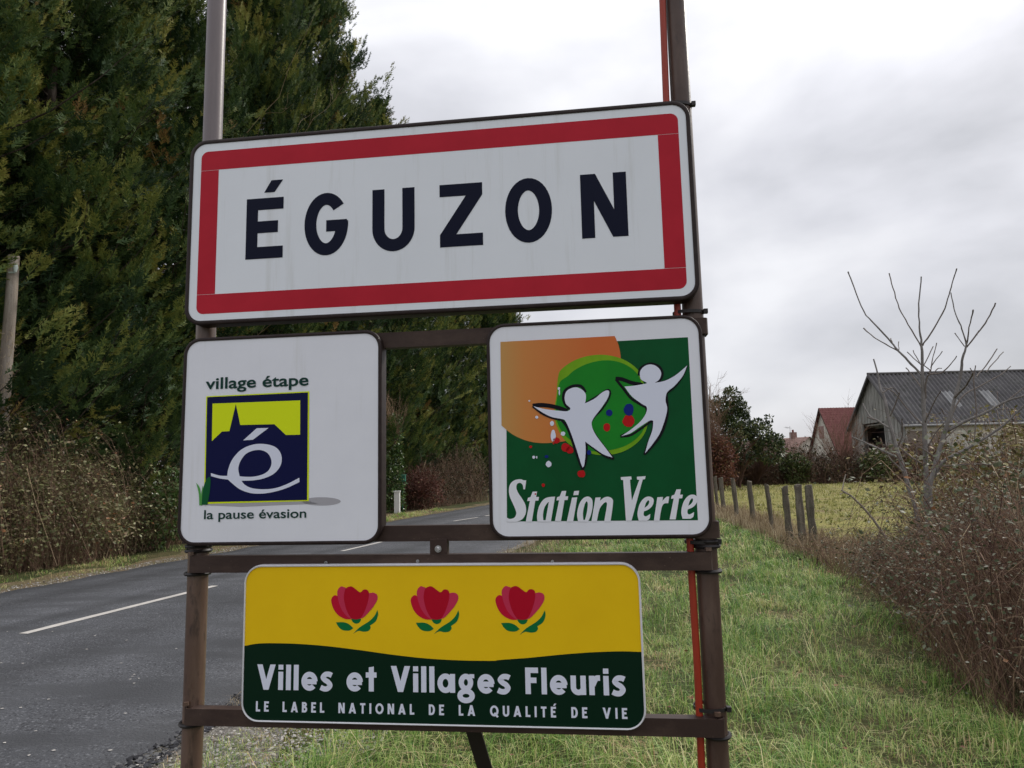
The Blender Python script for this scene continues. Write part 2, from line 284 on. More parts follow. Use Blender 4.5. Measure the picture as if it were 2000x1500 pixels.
# ---- glyphs: centre-line strokes and outlines in units of the capital height
def arc(cx, cy, rx, ry, a0, a1, n=18): return [(cx+rx*math.cos(R(a0+(a1-a0)*k/n)), cy+ry*math.sin(R(a0+(a1-a0)*k/n))) for k in range(n+1)]
def glyph(c, s, X=.72, W=None):
    """-> (width, polygons, strokes)"""
    h = s/2; P = []; K = []
    wide = dict(E=.50, F=.50, L=.46, T=.54, I=s, Z=.66, N=.66, V=.78, A=.76, D=.62, B=.56, O=.84, Q=.84, G=.72, U=.64, i=s, l=s, e=.67, s=.50, t=.44, a=.70, g=.64, u=.58, r=.42)
    b = c.replace('É', 'E').replace('é', 'e'); w = W or wide[b]
    if b in 'EFL':
        P.append([(0, 0), (0, 1), (s, 1), (s, 0)])
        if b != 'L': P += [[(s, 1-s), (s, 1), (w, 1), (w, 1-s)], [(s, .5-h+.02), (s, .5+h+.02), (w*.86, .5+h+.02), (w*.86, .5-h+.02)]]
        if b != 'F': P.append([(s, 0), (s, s), (w, s), (w, 0)])
    elif b == 'T': P += [[(0, 1-s), (0, 1), (w, 1), (w, 1-s)], [(w/2-h, 0), (w/2-h, 1-s), (w/2+h, 1-s), (w/2+h, 0)]]
    elif b == 'I': P.append([(0, 0), (0, 1), (s, 1), (s, 0)])
    elif b == 'Z': k = s*1.32; P.append([(0, 0), (w, 0), (w, s), (k, s), (w, 1-s), (w, 1), (0, 1), (0, 1-s), (w-k, 1-s), (0, s)])
    elif b == 'N': d = s*1.16; q = s/(w-d); P.append([(0, 0), (0, 1), (d, 1), (w-s, q), (w-s, 1), (w, 1), (w, 0), (w-d, 0), (s, 1-q), (s, 0)])
    elif b in 'VA':
        d = s*1.10; g = s*.52; y = 1-(w/2-d)/(w/2-g); V_ = [(0, 1), (d, 1), (w/2, y), (w-d, 1), (w, 1), (w/2+g, 0), (w/2-g, 0)]
        if b == 'A': V_ = [(x_, 1-y_) for x_, y_ in V_][::-1]; K.append([(w*.22, .27), (w*.78, .27)])
        P.append(V_)
    elif b == 'D': K += [[(h, 0), (h, 1)], [(s*.9, 1-h), (w*.45, 1-h)]+arc(w*.45, .5, w*.55-h, .5-h, 90, -90)+[(s*.9, h)]]
    elif b == 'B': K += [[(h, 0), (h, 1)], [(s*.9, 1-h), (w*.5, 1-h)]+arc(w*.5, .76, w*.42-h, .24-h, 90, -90)+[(s*.9, .52)], [(s*.9, .52), (w*.55, .52)]+arc(w*.55, .26+h*.4, w*.45-h, .26-h*.6, 90, -90)+[(s*.9, h)]]
    elif b in 'OQ':
        K.append(arc(w/2, .5, w/2-h, .5-h+.01, 0, 360, 40))
        if b == 'Q': K.append([(w*.52, .32), (w*.92, -.07)])
    elif b == 'G': K += [arc(w/2, .5, w/2-h, .5-h+.01, 40, 350, 40)+[(w-h, .46), (w-h, .54)]]; P.append([(w*.50, .56), (w-h*.2, .56), (w-h*.2, .56-s*.95), (w*.50, .56-s*.95)])
    elif b == 'U': r = w/2-h; K.append([(h, 1), (h, .36)]+arc(w/2, .36, r, .36-h+.012, 180, 360, 24)+[(w-h, 1)])
    elif b == 'i': P += [[(0, 0), (0, X), (s, X), (s, 0)], [(0, X+.08), (0, X+.08+s*.95), (s, X+.08+s*.95), (s, X+.08)]]
    elif b == 'l': P.append([(0, 0), (0, 1), (s, 1), (s, 0)])
    elif b == 'e':
        r = w/2-h; ry = X/2-h+.012; K += [arc(w/2, X/2, r, ry, 0, 318, 34), [(h*.8, X/2-.015), (w-h*.35, X/2-.015)]]
    elif b == 's':
        K.append(opensm([(w*.94, X*.86-.02), (w*.72, X-h*.75), (w*.42, X-h*.85), (w*.22, X*.72), (w*.40, X*.57), (w*.64, X*.47), (w*.80, X*.29), (w*.60, h*.85), (w*.30, h*.72), (w*.02, X*.17+.01)], 5))
    elif b == 't': P += [[(w*.28, 0), (w*.28, .93), (w*.28+s, .97), (w*.28+s, 0)]]; K.append([(0, X-h*.8), (w*.28+.005, X-h*.8)]); K.append([(w*.28+s-.005, X-h*.8), (w, X-h*.8)])
    elif b == 'a': K.append(arc((w-h*.6)/2, X/2, (w-h*.6)/2-h, X/2-h+.012, 0, 360, 36)); P.append([(w-s, 0), (w-s, X), (w, X), (w, 0)])
    elif b == 'g':
        K += [arc(w*.48, X*.56, w*.43-h*.9, X*.44-h*.85, 0, 360, 32), arc(w*.48, -.105, w*.52-h*.9, .235-h*.55, 0, 360, 32)]; P.append([(w*.70, X-s*.75), (w*.70, X), (w*1.0, X), (w*1.0, X-s*.75)])
    elif b == 'u': r = w/2-h; K.append([(h, X), (h, .28)]+arc(w/2, .28, r, .28-h+.012, 180, 360, 20)+[(w-h, X)]); P.append([(w-s, 0), (w-s, .4), (w, .4), (w, 0)])
    elif b == 'r': P.append([(0, 0), (0, X), (s, X), (s, 0)]); K.append(opensm([(h*1.3, X*.50), (s*1.15, X*.80), (w*.72, X-h*.85), (w, X-h*.8)], 5))
    if c == 'É': a = .5*w; P.append([(a-.02, 1.09), (a+.10, 1.29), (a+.10+s*1.0, 1.29), (a+s*.95-.03, 1.09)])
    return w, P, K
def letter(S, c, u, v, cap, s, mk, layer, wscale=1., **kw):
    """one printed letter as one mesh; returns advance"""
    w, P, K = glyph(c, s, **kw); f = lambda p: (u+p[0]*cap*wscale, v+p[1]*cap)
    vs = []; fs = []; li = 0
    for poly in P:
        L3 = [Vector((*S.loc(f(p)), 0)) for p in poly]; n = len(vs); y = -.0004*layer-.00003*li; li += 1
        vs += [(p.x, y, p.y) for p in L3]
        for a in tessellate_polygon([L3]):
            p, q, r = (Vector(vs[n+i]) for i in a); fs.append(tuple(n+i for i in (a if (q-p).cross(r-p).y < 0 else a[::-1])))
    for pts in K:
        y = -.0004*layer-.00003*li; li += 1
        closed = (Vector(pts[0])-Vector(pts[-1])).length < 1e-4
        pts = dedup([Vector(p) for p in pts]); n0 = len(vs); kk = len(pts)
        for i, p in enumerate(pts):
            a = (p-pts[i-1]) if i else ((p-pts[-2]) if closed else (pts[1]-p)); b = (pts[i+1]-p) if i < kk-1 else ((pts[1]-p) if closed else a)
            a = a.normalized(); b = b.normalized(); na = Vector((-a.y, a.x)); nb = Vector((-b.y, b.x)); mm = (na+nb).normalized(); cc = max(.5, mm.dot(na))
            for sg in (1, -1):
                q = S.loc(f(p+mm*(sg*s/2/cc))); vs.append((q[0], y, q[1]))
        fs += [(n0+2*i, n0+2*i+1, n0+2*i+3, n0+2*i+2) for i in range(kk-1)]
    me = meshpy('letter', vs, fs, M[mk]); S.part('letter', me, label="letter '%s'" % c); return w*wscale*cap
def word(S, text, u0, u1, v, cap, s, mk, layer, track=.13, space=.36):
    adv = [(glyph(c, s)[0] if c != ' ' else space-track) for c in text]; tot = sum(adv)+track*(len(text)-1); ws = (u1-u0)/(tot*cap); u = u0
    for c, a in zip(text, adv):
        if c != ' ': letter(S, c, u, v, cap, s, mk, layer, ws)
        u += (a+track)*cap*ws
def fonttext(S, text, uL, uR, vb, vt, mk, layer, off=0.012, name='lettering', shear=0):
    """built-in font, stretched to the box: baseline vb, height of an l = vt-vb"""
    def m_(t_):
        c = bpy.data.curves.new('t', 'FONT'); c.body = t_; c.size = 1; c.offset = off; c.shear = shear; o = bpy.data.objects.new('t', c); COL.objects.link(o)
        bpy.context.view_layer.update(); me = bpy.data.meshes.new_from_object(o.evaluated_get(bpy.context.evaluated_depsgraph_get())); bpy.data.objects.remove(o); bpy.data.curves.remove(c); return me
    ml = m_('l'); hl = max(v.co.y for v in ml.vertices)
    me = m_(text); x0 = min(v.co.x for v in me.vertices); x1 = max(v.co.x for v in me.vertices); kx = (uR-uL)/(x1-x0); ky = (vt-vb)/hl
    for v_ in me.vertices:
        p = S.loc((uL+(v_.co.x-x0)*kx, vb+v_.co.y*ky)); v_.co = (p[0], -.0004*layer, p[1])
    # one mesh per letter: faces are grouped by the columns they cover
    fx = sorted([(min(me.vertices[i].co.x for i in p.vertices), max(me.vertices[i].co.x for i in p.vertices), p.index) for p in me.polygons]); grp = []
    for a_, b_, i in fx:
        if grp and a_ < grp[-1][1]-1e-6: grp[-1][1] = max(grp[-1][1], b_); grp[-1][2].append(i)
        else: grp.append([a_, b_, [i]])
    for _, _, idx in grp:
        vs = []; fs = []
        for i in idx:
            n = len(vs); vs += [tuple(me.vertices[j].co) for j in me.polygons[i].vertices]; fs.append(tuple(range(n, len(vs))))
        S.part('letter', meshpy('letter', vs, fs, M[mk]))
    bpy.data.meshes.remove(me)

# ================================================================ GROUND, ROAD
HOR = None
def poly_interp(pts, Y):
    ys = [p[0] for p in pts]; return np.interp(Y, ys, [p[1] for p in pts])
# road edges as X(Y)
RE = [(-12, -5.6), (-4, -3.9), (0, -3.05), (3.6, -2.16)] 
for q in ((267, 1467), (353, 1413), (413, 1377), (470, 1337)):
    g = gnd(*q); RE.append((g.y, g.x))
g = gnd(1005, 1065); RE.append((g.y, g.x)); RE += [(24, 2.75), (34, 5.6), (48, 10.2), (70, 18.5), (100, 31)]
LE = []
for q in ((0, 1165), (120, 1140), (365, 1095), (760, 1021), (950, 988)):
    g = gnd(*q); LE.append((g.y, g.x))
LE = [(-12, LE[0][1]-(LE[0][0]+12)*.24), (0, LE[0][1]-LE[0][0]*.235)]+LE+[(48, 4.0), (70, 12.0), (100, 24)]
def REx(Y): return float(poly_interp(RE, Y))
def LEx(Y): return float(poly_interp(LE, Y))
# smooth the edges a little
_ys = np.arange(-12, 100.1, .5)
def smooth_edge(E_):
    a = np.interp(_ys, [p[0] for p in E_], [p[1] for p in E_]); k = np.ones(9)/9
    pad = np.concatenate([a[0]+(a[1]-a[0])*np.arange(-4, 0), a, a[-1]+(a[-1]-a[-2])*np.arange(1, 5)]); return np.convolve(pad, k, 'valid')
_re = smooth_edge(RE); _le = smooth_edge(LE)
def REx(Y): return np.interp(Y, _ys, _re)
def LEx(Y): return np.interp(Y, _ys, _le)

# grass/earth mix for the base ground
mg = mat('earth_and_grass', (.045, .058, .020), .95, .1, noise=[(.7, (.10, .085, .040), .4, .65, (1, 1, 1)), (6, (.035, .045, .015), .45, .7, (1, 1, 1)), (45, (.14, .12, .07), .55, .8, (1, 1, 1))], bump=(25, .6, .04))
def lump(x, y): return .03*math.sin(x*1.3+.7*y)*math.sin(y*.9)+.02*math.sin(x*3.1)*math.sin(y*2.7+x)
FP = [gnd(1590, 1085), gnd(1405, 1002)]
def FX(Y): return FP[0].x+(Y-FP[0].y)*(FP[1].x-FP[0].x)/(FP[1].y-FP[0].y)
def gz(x, y):
    """gentle unevenness of the verges, flat under the road"""
    d = max(x-float(REx(y)), float(LEx(y))-x)
    return max(0, min(1, (d-.2)/1.2))*lump(x, y)*(1 if y < 25 else 0)*max(0, min(1, FX(y)-.3-x))*max(0, min(1, x+16))
vs = []; fs = []; xs = list(np.arange(-40, -14, 4.))+list(np.arange(-14, 14, .5))+list(np.arange(14, 80, 6.)); ys = list(np.arange(-10, 26, .5))+list(np.arange(26, 90, 4.))
xs = [-900, -200]+xs+[200, 900]; ys = [-300, -40]+ys+[200, 1500]
for yy in ys:
    for xx in xs: vs.append((xx, yy, gz(xx, yy)))
nx = len(xs); fs = [(j*nx+i, j*nx+i+1, (j+1)*nx+i+1, (j+1)*nx+i) for j in range(len(ys)-1) for i in range(nx-1)]
link('ground', meshpy('ground', vs, fs, mg, True), kind='structure', label='bare earth and thin grass under the verges and fields')

# asphalt
ma = mat('asphalt', (.070, .073, .082), .78, .35, noise=[(1.1, (.092, .095, .104), .35, .7, (1, 1, 1)), (9, (.052, .053, .060), .5, .75, (1, 1, 1)), (260, (.13, .13, .135), .58, .75, (1, 1, 1)), (240, (.016, .016, .018), .60, .72, (1.1, 1.1, 1)), (52, (.21, .215, .23), .555, .64, (1, 1, 1)), (44, (.018, .018, .021), .545, .64, (1.2, 1, 1)), (.7, (.060, .062, .068), .45, .6, (1, 3, 1))], bump=(60, .9, .012))
def road_z(u): return .035+.03*(1-(2*u-1)**2)
vs = []; fs = []; NU = 13; yy_ = np.concatenate([np.arange(-12, 20, .12), np.arange(20, 100, .5)])
for j, Y in enumerate(yy_):
    r_ = float(REx(Y)); l_ = float(LEx(Y)); jr = .03*math.sin(Y*7.3)*math.sin(Y*3.1)+.035*random.uniform(-1, 1); jl = .05*math.sin(Y*4.7)+.03*random.uniform(-1, 1)
    for i in range(NU):
        u = i/(NU-1); x_ = l_+(r_-l_)*u+(jl if i == 0 else 0)+(jr if i == NU-1 else 0); vs.append((x_, Y, road_z(u)))
    # skirt
n_top = len(vs)
for j, Y in enumerate(yy_):
    a = vs[j*NU]; b = vs[j*NU+NU-1]; vs.append((a[0]-.06, a[1], -.03)); vs.append((b[0]+.06, b[1], -.03))
for j in range(len(yy_)-1):
    fs += [(j*NU+i, j*NU+i+1, (j+1)*NU+i+1, (j+1)*NU+i) for i in range(NU-1)]
    a = n_top+2*j; fs += [(a, j*NU, (j+1)*NU, a+2), (j*NU+NU-1, a+1, a+3, (j+1)*NU+NU-1)]
# wheel tracks as wear in the material: coordinate across the road stored per vertex
me = meshpy('road', vs, fs, ma, True); at_ = me.attributes.new('across', 'FLOAT', 'POINT'); at_.data.foreach_set('value', np.array([((i % NU)/(NU-1)) for i in range(n_top)]+[0, 1]*len(yy_), dtype=np.float32))
t = ma.node_tree; b = t.nodes['Principled BSDF']; src = b.inputs['Base Color'].links[0].from_socket
a_ = t.nodes.new('ShaderNodeAttribute'); a_.attribute_name = 'across'
fc = t.nodes.new('ShaderNodeValToRGB'); t.links.new(a_.outputs['Fac'], fc.inputs[0]); el = fc.color_ramp.elements; el[0].position = 0; el[0].color = (.8, .8, .8, 1); el[1].position = 1; el[1].color = (.8, .8, .8, 1)
for p_, c_ in ((.08, .95), (.17, .62), (.24, .95), (.36, 1.15), (.40, .75), (.46, 1.1), (.58, .95), (.66, .72), (.76, 1.05), (.88, .8), (.95, .95)): k = el.new(p_); k.color = (c_, c_, c_, 1)
mm_ = t.nodes.new('ShaderNodeMix'); mm_.data_type = 'RGBA'; mm_.blend_type = 'MULTIPLY'; mm_.inputs['Factor'].default_value = 1.0; t.links.new(src, mm_.inputs['A']); t.links.new(fc.outputs[0], mm_.inputs['B']); t.links.new(mm_.outputs['Result'], b.inputs['Base Color'])
road = link('road', me, kind='structure', label='grey asphalt road curving away past the conifers')
# centre line dashes, worn
mw = mat('road_paint', (.55, .52, .48), .7, .3, noise=[(60, (.20, .20, .19), .60, .72, (1, 1, 1)), (8, (.42, .40, .37), .4, .7, (1, 1, 1))])
def rz_at(x_, Y): u = (x_-float(LEx(Y)))/(float(REx(Y))-float(LEx(Y))); return road_z(u)
def dash(a, b, w=.10):
    vs = []; n = 24; a = Vector(a[:2]); b = Vector(b[:2]); d = (b-a).normalized(); q = Vector((-d.y, d.x))
    for k in range(n+1):
        p = a+(b-a)*k/n
        for s_ in (1, -1): r = p+q*(s_*w/2*(1+random.uniform(-.06, .06))); vs.append((r.x, r.y, rz_at(r.x, r.y)+.004))
    me = meshpy('lane_line', vs, [(2*k, 2*k+2, 2*k+3, 2*k+1) for k in range(n)], mw); o = link('lane_line', me, road)
    return o
def pt(px, py): return gnd(px, py, .06)
g0, g1 = pt(45, 1239), pt(420, 1145); dash(g0, g1, .11)
dash(pt(668, 1077), pt(745, 1059)); dash(pt(886, 1018), pt(933, 1011)); dash(pt(948, 1008), pt(975, 1003))
# scuffs
for px, py in [(255, 1325), (262, 1316), (10, 1448), (70, 1425)]+[(random.uniform(0, 420), random.uniform(1190, 1490)) for _ in range(26)]:
    g = pt(px, py); bm_ = BM(); n = 7; c = [(g.x+random.uniform(.3, 1.3)*.013*math.cos(k*2*math.pi/n), g.y+random.uniform(.3, 1.4)*.009*math.sin(k*2*math.pi/n)) for k in range(n)]
    link('paint_fleck', meshpy('paint_fleck', [(x_, y_, rz_at(x_, y_)+.005) for x_, y_ in c], [tuple(range(n))], mw), road)

# gravel shoulder (right of the road) and left shoulder strip
mgr = mat('gravel_bed', (.20, .185, .16), .95, .2, noise=[(140, (.33, .31, .28), .5, .68, (1, 1, 1)), (90, (.08, .07, .055), .52, .7, (1, 1, 1)), (1.6, (.10, .095, .05), .52, .66, (1, 1, 1))], bump=(110, .9, .02))
def strip(name, fa, fb, Y0, Y1, dy, z, m_, n=6, **k):
    vs = []; Ys = np.arange(Y0, Y1, dy)
    for Y in Ys:
        a, b_ = float(fa(Y)), float(fb(Y))
        for i in range(n+1): x_ = a+(b_-a)*i/n; vs.append((x_, Y, gz(x_, Y)+z))
    fs = [(j*(n+1)+i, j*(n+1)+i+1, (j+1)*(n+1)+i+1, (j+1)*(n+1)+i) for j in range(len(Ys)-1) for i in range(n)]
    return link(name, meshpy(name, vs, fs, m_, True), kind='structure', **k)
strip('gravel_shoulder', lambda Y: REx(Y)-.05, lambda Y: REx(Y)+(1.1+.2*math.sin(Y*1.7)+.12*math.sin(Y*5))*np.interp(Y, [0, 3, 5, 8, 12], [1.0, .74, .55, .3, .2]), -10, 40, .2, .006, mgr, label='pale gravel shoulder between the road and the grass verge')
mls = mat('litter_shoulder', (.17, .125, .07), .95, .2, noise=[(3, (.12, .11, .045), .45, .62, (1, 1, 1)), (60, (.28, .24, .18), .52, .7, (1, 1, 1)), (35, (.075, .05, .028), .5, .68, (1, 1, 1))], bump=(60, .9, .03))
strip('dirt_shoulder', lambda Y: LEx(Y)-(1.0+.2*math.sin(Y*1.3)+.15*math.sin(Y*3.7)+(2.5 if 23 < Y < 31 else 0)), lambda Y: LEx(Y)+.05, -10, 60, .2, .006, mls, label='leaf strewn dirt shoulder on the far side of the road')
# field beyond the fence
mf = mat('field_grass', (.21, .20, .055), .95, .1, noise=[(.25, (.28, .25, .085), .4, .62, (1, 1, 1)), (2.2, (.115, .125, .035), .5, .7, (1, 1, 1)), (.45, (.20, .155, .08), .54, .66, (.6, 1.3, 1)), (18, (.26, .23, .10), .55, .75, (1, .5, 1))], bump=(14, .7, .08))
strip('field', lambda Y: FX(Y)+.1, lambda Y: FX(Y)+70, 6, 62, 2., .012, mf, 10, label='yellow green meadow beyond the post fence')

# ================================================================ SIGNS
# frame: two posts, crossbars, clamps, brace
u_ = lambda px, py, w=0: SP(px, py, w)[0]
PW = .062   # posts sit this far behind the faces
lu = (SP(421, 5, PW)[0]+SP(387, 1090, PW)[0]+SP(378, 1495, PW)[0])/3; ru = (SP(1322, 5, PW)[0]+SP(1329, 190, PW)[0]+SP(1398, 1460, PW)[0])/3
umid = (lu+ru)/2
fr = empty('sign_frame', SO+UX*umid+UN*PW-Vector((0, 0, CAMZ)), PHI, label='brown painted steel frame of two round posts and flat crossbars carrying the four signs', cat='sign frame')
def fl(u, w, v): return (u-umid, w-PW, v+CAMZ)      # plane coordinates -> frame local
for uu, lab in ((lu, None), (ru, None)):
    zc = 2.3 if uu == lu else 3.4
    bm_ = BM(); bm_.tube([(uu-umid, 0, z) for z in (-.3, .4, 1.2, 2.0, zc)], .0285, 28); link('post', bm_.mesh('post', M['post'] if uu == lu else M['post_backlit'], True), fr)
    if uu == lu: bm_ = BM(); bm_.tube([(uu-umid, 0, z) for z in (zc, 2.8, 3.4)], .0285, 28); link('upper_post', bm_.mesh('upper_post', M['post_grey'], True), fr, label='paler grey mauve upper length of the left post')
v1t, v1b = SP(860, 1082.9)[1], SP(395, 1119)[1]
v2t, v2b = SP(400, 1385)[1], SP(401, 1417.8)[1]
def barpart(uL, uR, vt, vb, wrap=True, w0=.012):
    """flat crossbar whose ends fold back around the posts"""
    d = .030; t_ = .004; uL_, uR_ = uL-umid, uR-umid; y0 = w0-PW; z0, z1 = vb+CAMZ, vt+CAMZ; bm_ = BM()
    out = [(uL_+.012, y0), (uR_-.012, y0), (uR_-.004, y0+.004), (uR_, y0+.012), (uR_, y0+.055)] 
    inn = [(uR_-t_, y0+.055), (uR_-t_, y0+.014), (uR_-.010, y0+t_+.002), (uR_-.014, y0+t_), (uL_+.014, y0+t_), (uL_+.010, y0+t_+.002), (uL_+t_, y0+.014), (uL_+t_, y0+.055)]
    o2 = [(uL_, y0+.055), (uL_, y0+.012), (uL_+.004, y0+.004)]
    ring = out+inn+o2; n = len(ring); bm_.add([(x_, y_, z0) for x_, y_ in ring]+[(x_, y_, z1) for x_, y_ in ring], [tuple(range(n))[::-1], tuple(range(n, 2*n))]+[(i, (i+1) % n, (i+1) % n+n, i+n) for i in range(n)])
    # folded lips on top and bottom give the bar its depth
    bm_.box(uL_+.02, uR_-.02, y0+t_, y0+.034, z1-.0035, z1-.0005); bm_.box(uL_+.02, uR_-.02, y0+t_, y0+.034, z0+.0005, z0+.0035)
    return link('crossbar', bm_.mesh('crossbar', M['bar'], True, 0), fr)
W1 = .014
barpart(SP(366, 1100, W1)[0], SP(1393, 1100, W1)[0], SP(860, 1083, W1)[1], SP(395, 1119, W1)[1], w0=W1)
barpart(SP(356, 1400, W1)[0], SP(1418, 1420, W1)[0], SP(400, 1385, W1)[1], SP(401, 1418, W1)[1], w0=W1)
W2 = .022
for (a, b_) in (((850, 645), (850, 675)), ((850, 1026), (850, 1057))):
    barpart(lu-.034, ru+.034, SP(*a, W2)[1], SP(*b_, W2)[1], w0=W2)
for vv in (.47, .28): barpart(lu+.03, ru-.03, vv*SD_+.02, vv*SD_-.02, w0=.045)
# clamps: dark U-bolts wrapping the posts under / over the bars, with nuts
def clamp(uu, v, name='clamp'):
    bm_ = BM(); c = Vector(fl(uu, PW, v)); pts = [c+Vector((.0335*math.cos(a), .0335*math.sin(a), 0)) for a in [R(k*15) for k in range(25)]]
    for k in range(24):
        a, b2 = pts[k], pts[k+1]
    bm_.tube(pts, .0055, 6, caps=False); link(name, bm_.mesh(name, M['dark'], True), fr)
for uu in (lu, ru):
    for v in (SP(395, 1119, W1)[1]-.007, SP(395, 1418, W1)[1]-.008, SP(860, 1083, W1)[1]+.012, SP(850, 1060, W2)[1]-.006): clamp(uu, v)
def bolt(px, py, w, r=.010, name='bolt'):
    u, v = SP(px, py, w); bm_ = BM(); c = Vector(fl(u, w, v)); bm_.tube([c, c+Vector((0, -.003, 0))], [r*1.25, r*1.25], 16)
    bm_.tube([c+Vector((0, -.0031, 0)), c+Vector((0, -.009, 0)), c+Vector((0, -.011, 0))], [r*.85, r*.85, r*.55], 6); return link(name, bm_.mesh(name, M['zinc'], True), fr)
# small bracket with a bolt
bu0, bv1 = SP(839, 1056, W1); bu1, bv0 = SP(873, 1086, W1); bm_ = BM(); a = fl(bu0, W1, bv0); b_ = fl(bu1, W1, bv1); bm_.box(a[0], b_[0], a[1]+.003, a[1]+.009, a[2]-.01, b_[2]+.004); bm_.box(b_[0]-.003, b_[0], a[1]+.009, a[1]+.03, a[2], b_[2]); link('bracket', bm_.mesh('bracket', M['bar'], False, .0008), fr)
bolt(856, 1072, W1+.002, .0075)
for px, py in ((816, 1096), (637, 1099), (1079, 1097)): bolt(px, py, W1-.0005, .0035, 'screw')
for uu, px in ((lu, 385), (ru, 1400)):
    for v in (v1t+.004, v2t+.004):
        bm_ = BM(); c = Vector(fl(uu, W1+.01, v)); bm_.tube([c+Vector((0, 0, -.003)), c+Vector((0, 0, .006))], .009, 6); link('nut', bm_.mesh('nut', M['post'], True), fr)
# brace running down and back from the lower bar
c0 = Vector(fl(*(lambda q: (q[0], .05, q[1]))(SP(922, 1420, .05)))); q = SP(958, 1620, .05); c1 = Vector((c0.x+.16, c0.z*.55, -.1))
bm_ = BM(); dd = (c1-c0); bm_.add([c0+Vector((-.021, 0, 0)), c0+Vector((.021, 0, 0)), c1+Vector((.021, 0, 0)), c1+Vector((-.021, 0, 0)), c0+Vector((-.021, .008, .0)), c0+Vector((.021, .008, 0)), c1+Vector((.021, .008, 0)), c1+Vector((-.021, .008, 0))], [(0, 3, 2, 1), (4, 5, 6, 7), (0, 1, 5, 4), (1, 2, 6, 5), (2, 3, 7, 6), (3, 0, 4, 7)])
link('brace', bm_.mesh('brace', M['dark']), fr)
# black straps round the right post
def strapring(uu, v, r, name, par, wid=.010, m_='dark', ell=0):
    bm_ = BM(); n = 28; c = Vector(fl(uu, PW, v)) if par is fr else Vector((uu, 0, v)); vs_ = []
    for k in range(n):
        a = 2*math.pi*k/n; x_ = math.cos(a); y_ = math.sin(a); rr = r+(ell if x_ < -.2 else 0)*abs(x_)
        for dr, dz in ((0, -wid/2), (.0022, -wid/2), (.0022, wid/2), (0, wid/2)): vs_.append(c+Vector(((rr+dr)*x_, (rr+dr)*y_, dz)))
    fs_ = [(4*k+i, 4*((k+1) % n)+i, 4*((k+1) % n)+(i+1) % 4, 4*k+(i+1) % 4) for k in range(n) for i in range(4)]
    bm_.add(vs_, fs_); return link(name, bm_.mesh(name, M[m_], True), par)
# red tube tied to the right post
t0 = SP(1294, 5, PW-.02)[0]; t1_ = SP(1370, 1490, PW-.02)[0]
rt = empty('red_tube', SO+UX*ru+UN*PW-Vector((0, 0, CAMZ)), PHI, label='thin red plastic tube strapped along the inner side of the right post', cat='tube')
a0 = Vector((t0-ru, -.018, SP(1294, 5, .04)[1]+CAMZ+.4)); xs_ = [(1294, 5), (1301, 190), (1352, 1140), (1362, 1300), (1370, 1490)]
pts = [a0]+[Vector((SP(px, py, PW-.018)[0]-ru, -.018, SP(px, py, PW-.018)[1]+CAMZ)) for px, py in xs_]; pts.append(Vector((pts[-1].x, -.018, -.1)))
bm_ = BM(); bm_.tube(pts, .0095, 14); link('tube', bm_.mesh('tube', M['redtube'], True), rt)
for px, py in ((1330, 201), (1340, 608), (1390, 1059), (1392, 1388)):
    v = SP(px, py, PW-.03)[1]+CAMZ; strapring(-.006, v, .0335, 'cable_tie', rt, .009, 'dark', .014)
    bm_ = BM(); bm_.box(.026, .038, -.024, -.010, v-.006, v+.007); link('tie_head', bm_.mesh('tie_head', M['dark'], False, .001), rt)

# ---- 1: town name sign
S = Sign('town_sign', -.6415*SD_, .1550*SD_, .2385*SD_, .5455*SD_, 'large white town name sign with a red border reading ÉGUZON, above the other signs')
plate(S, .052, .0125, .042, 'rim', 'white')
ro = (-.6217*SD_, .1366*SD_, .2560*SD_, .5255*SD_); ri = (-.5912*SD_, .1060*SD_, .2878*SD_, .4930*SD_)
oo = rrect(*ro, .022)
# red border: top, bottom and two side strips with their visible joins
tp = [p for p in oo if p[1] > ri[3]]; S.flat('red_band', [[(ro[0], ri[3]+.001)]+[(ro[1], ri[3]+.001)]+tp], 'red', 1)
bt = [p for p in oo if p[1] < ri[2]]; S.flat('red_band', [bt+[(ro[1], ri[2]-.001), (ro[0], ri[2]-.001)]], 'red', 1)
S.flat('red_band', [[(ro[0], ri[2]), (ri[0], ri[2]), (ri[0], ri[3]), (ro[0], ri[3])]], 'red', 1); S.flat('red_band', [[(ri[1], ri[2]), (ro[1], ri[2]), (ro[1], ri[3]), (ri[1], ri[3])]], 'red', 1)
vb = T5(437, 1023)[1]; vt = T5(445, 655)[1]; cap = vt-vb
for c, a, b2 in (('É', T5(440, 850), T5(666, 850)), ('G', T5(797, 800), T5(1063, 800)), ('U', T5(1211, 780), T5(1469, 780)), ('Z', SP(859, 420), SP(942.7, 420)), ('O', T6(288, 940), T6(496, 940)), ('N', T6(624, 900), T6(829, 900))):
    w = (b2[0]-a[0])/cap; letter(S, c, a[0], vb, cap, .195, 'navy', 2, 1., W=w)

# ---- 2: village étape
S = Sign('village_stage_sign', -.640*SD_, -.3190*SD_, -.1022*SD_, .2182*SD_, 'square white sign reading village étape over a navy é logo')
plate(S, .052, .0105, .040, 'rim', 'white2')
S.flat('print_shadow', [[T1(*p) for p in smooth(circ(960, 1164, 125, 27, 16))], [T1(*p) for p in ((200, 1178, 1), (860, 1158, 1), (940, 1180, 1), (700, 1188, 1), (440, 1200, 1), (220, 1190, 1))]], 'shade', 1)
lg = S.flat('logo_border', [[T1(*p) for p in ((210, 480), (882, 447), (878, 1162), (194, 1181))]], 'chart', 2)
S.flat('logo_square', [[T1(*p) for p in ((217, 486), (873, 455), (867, 1155), (203, 1169))]], 'blue', 3)
S.flat('logo_skyline', [[T1(*p) for p in ((252, 528), (823, 507), (822, 730), (730, 732), (655, 662), (433, 667), (404, 530), (362, 707), (313, 710), (248, 772))]], 'chart', 4)
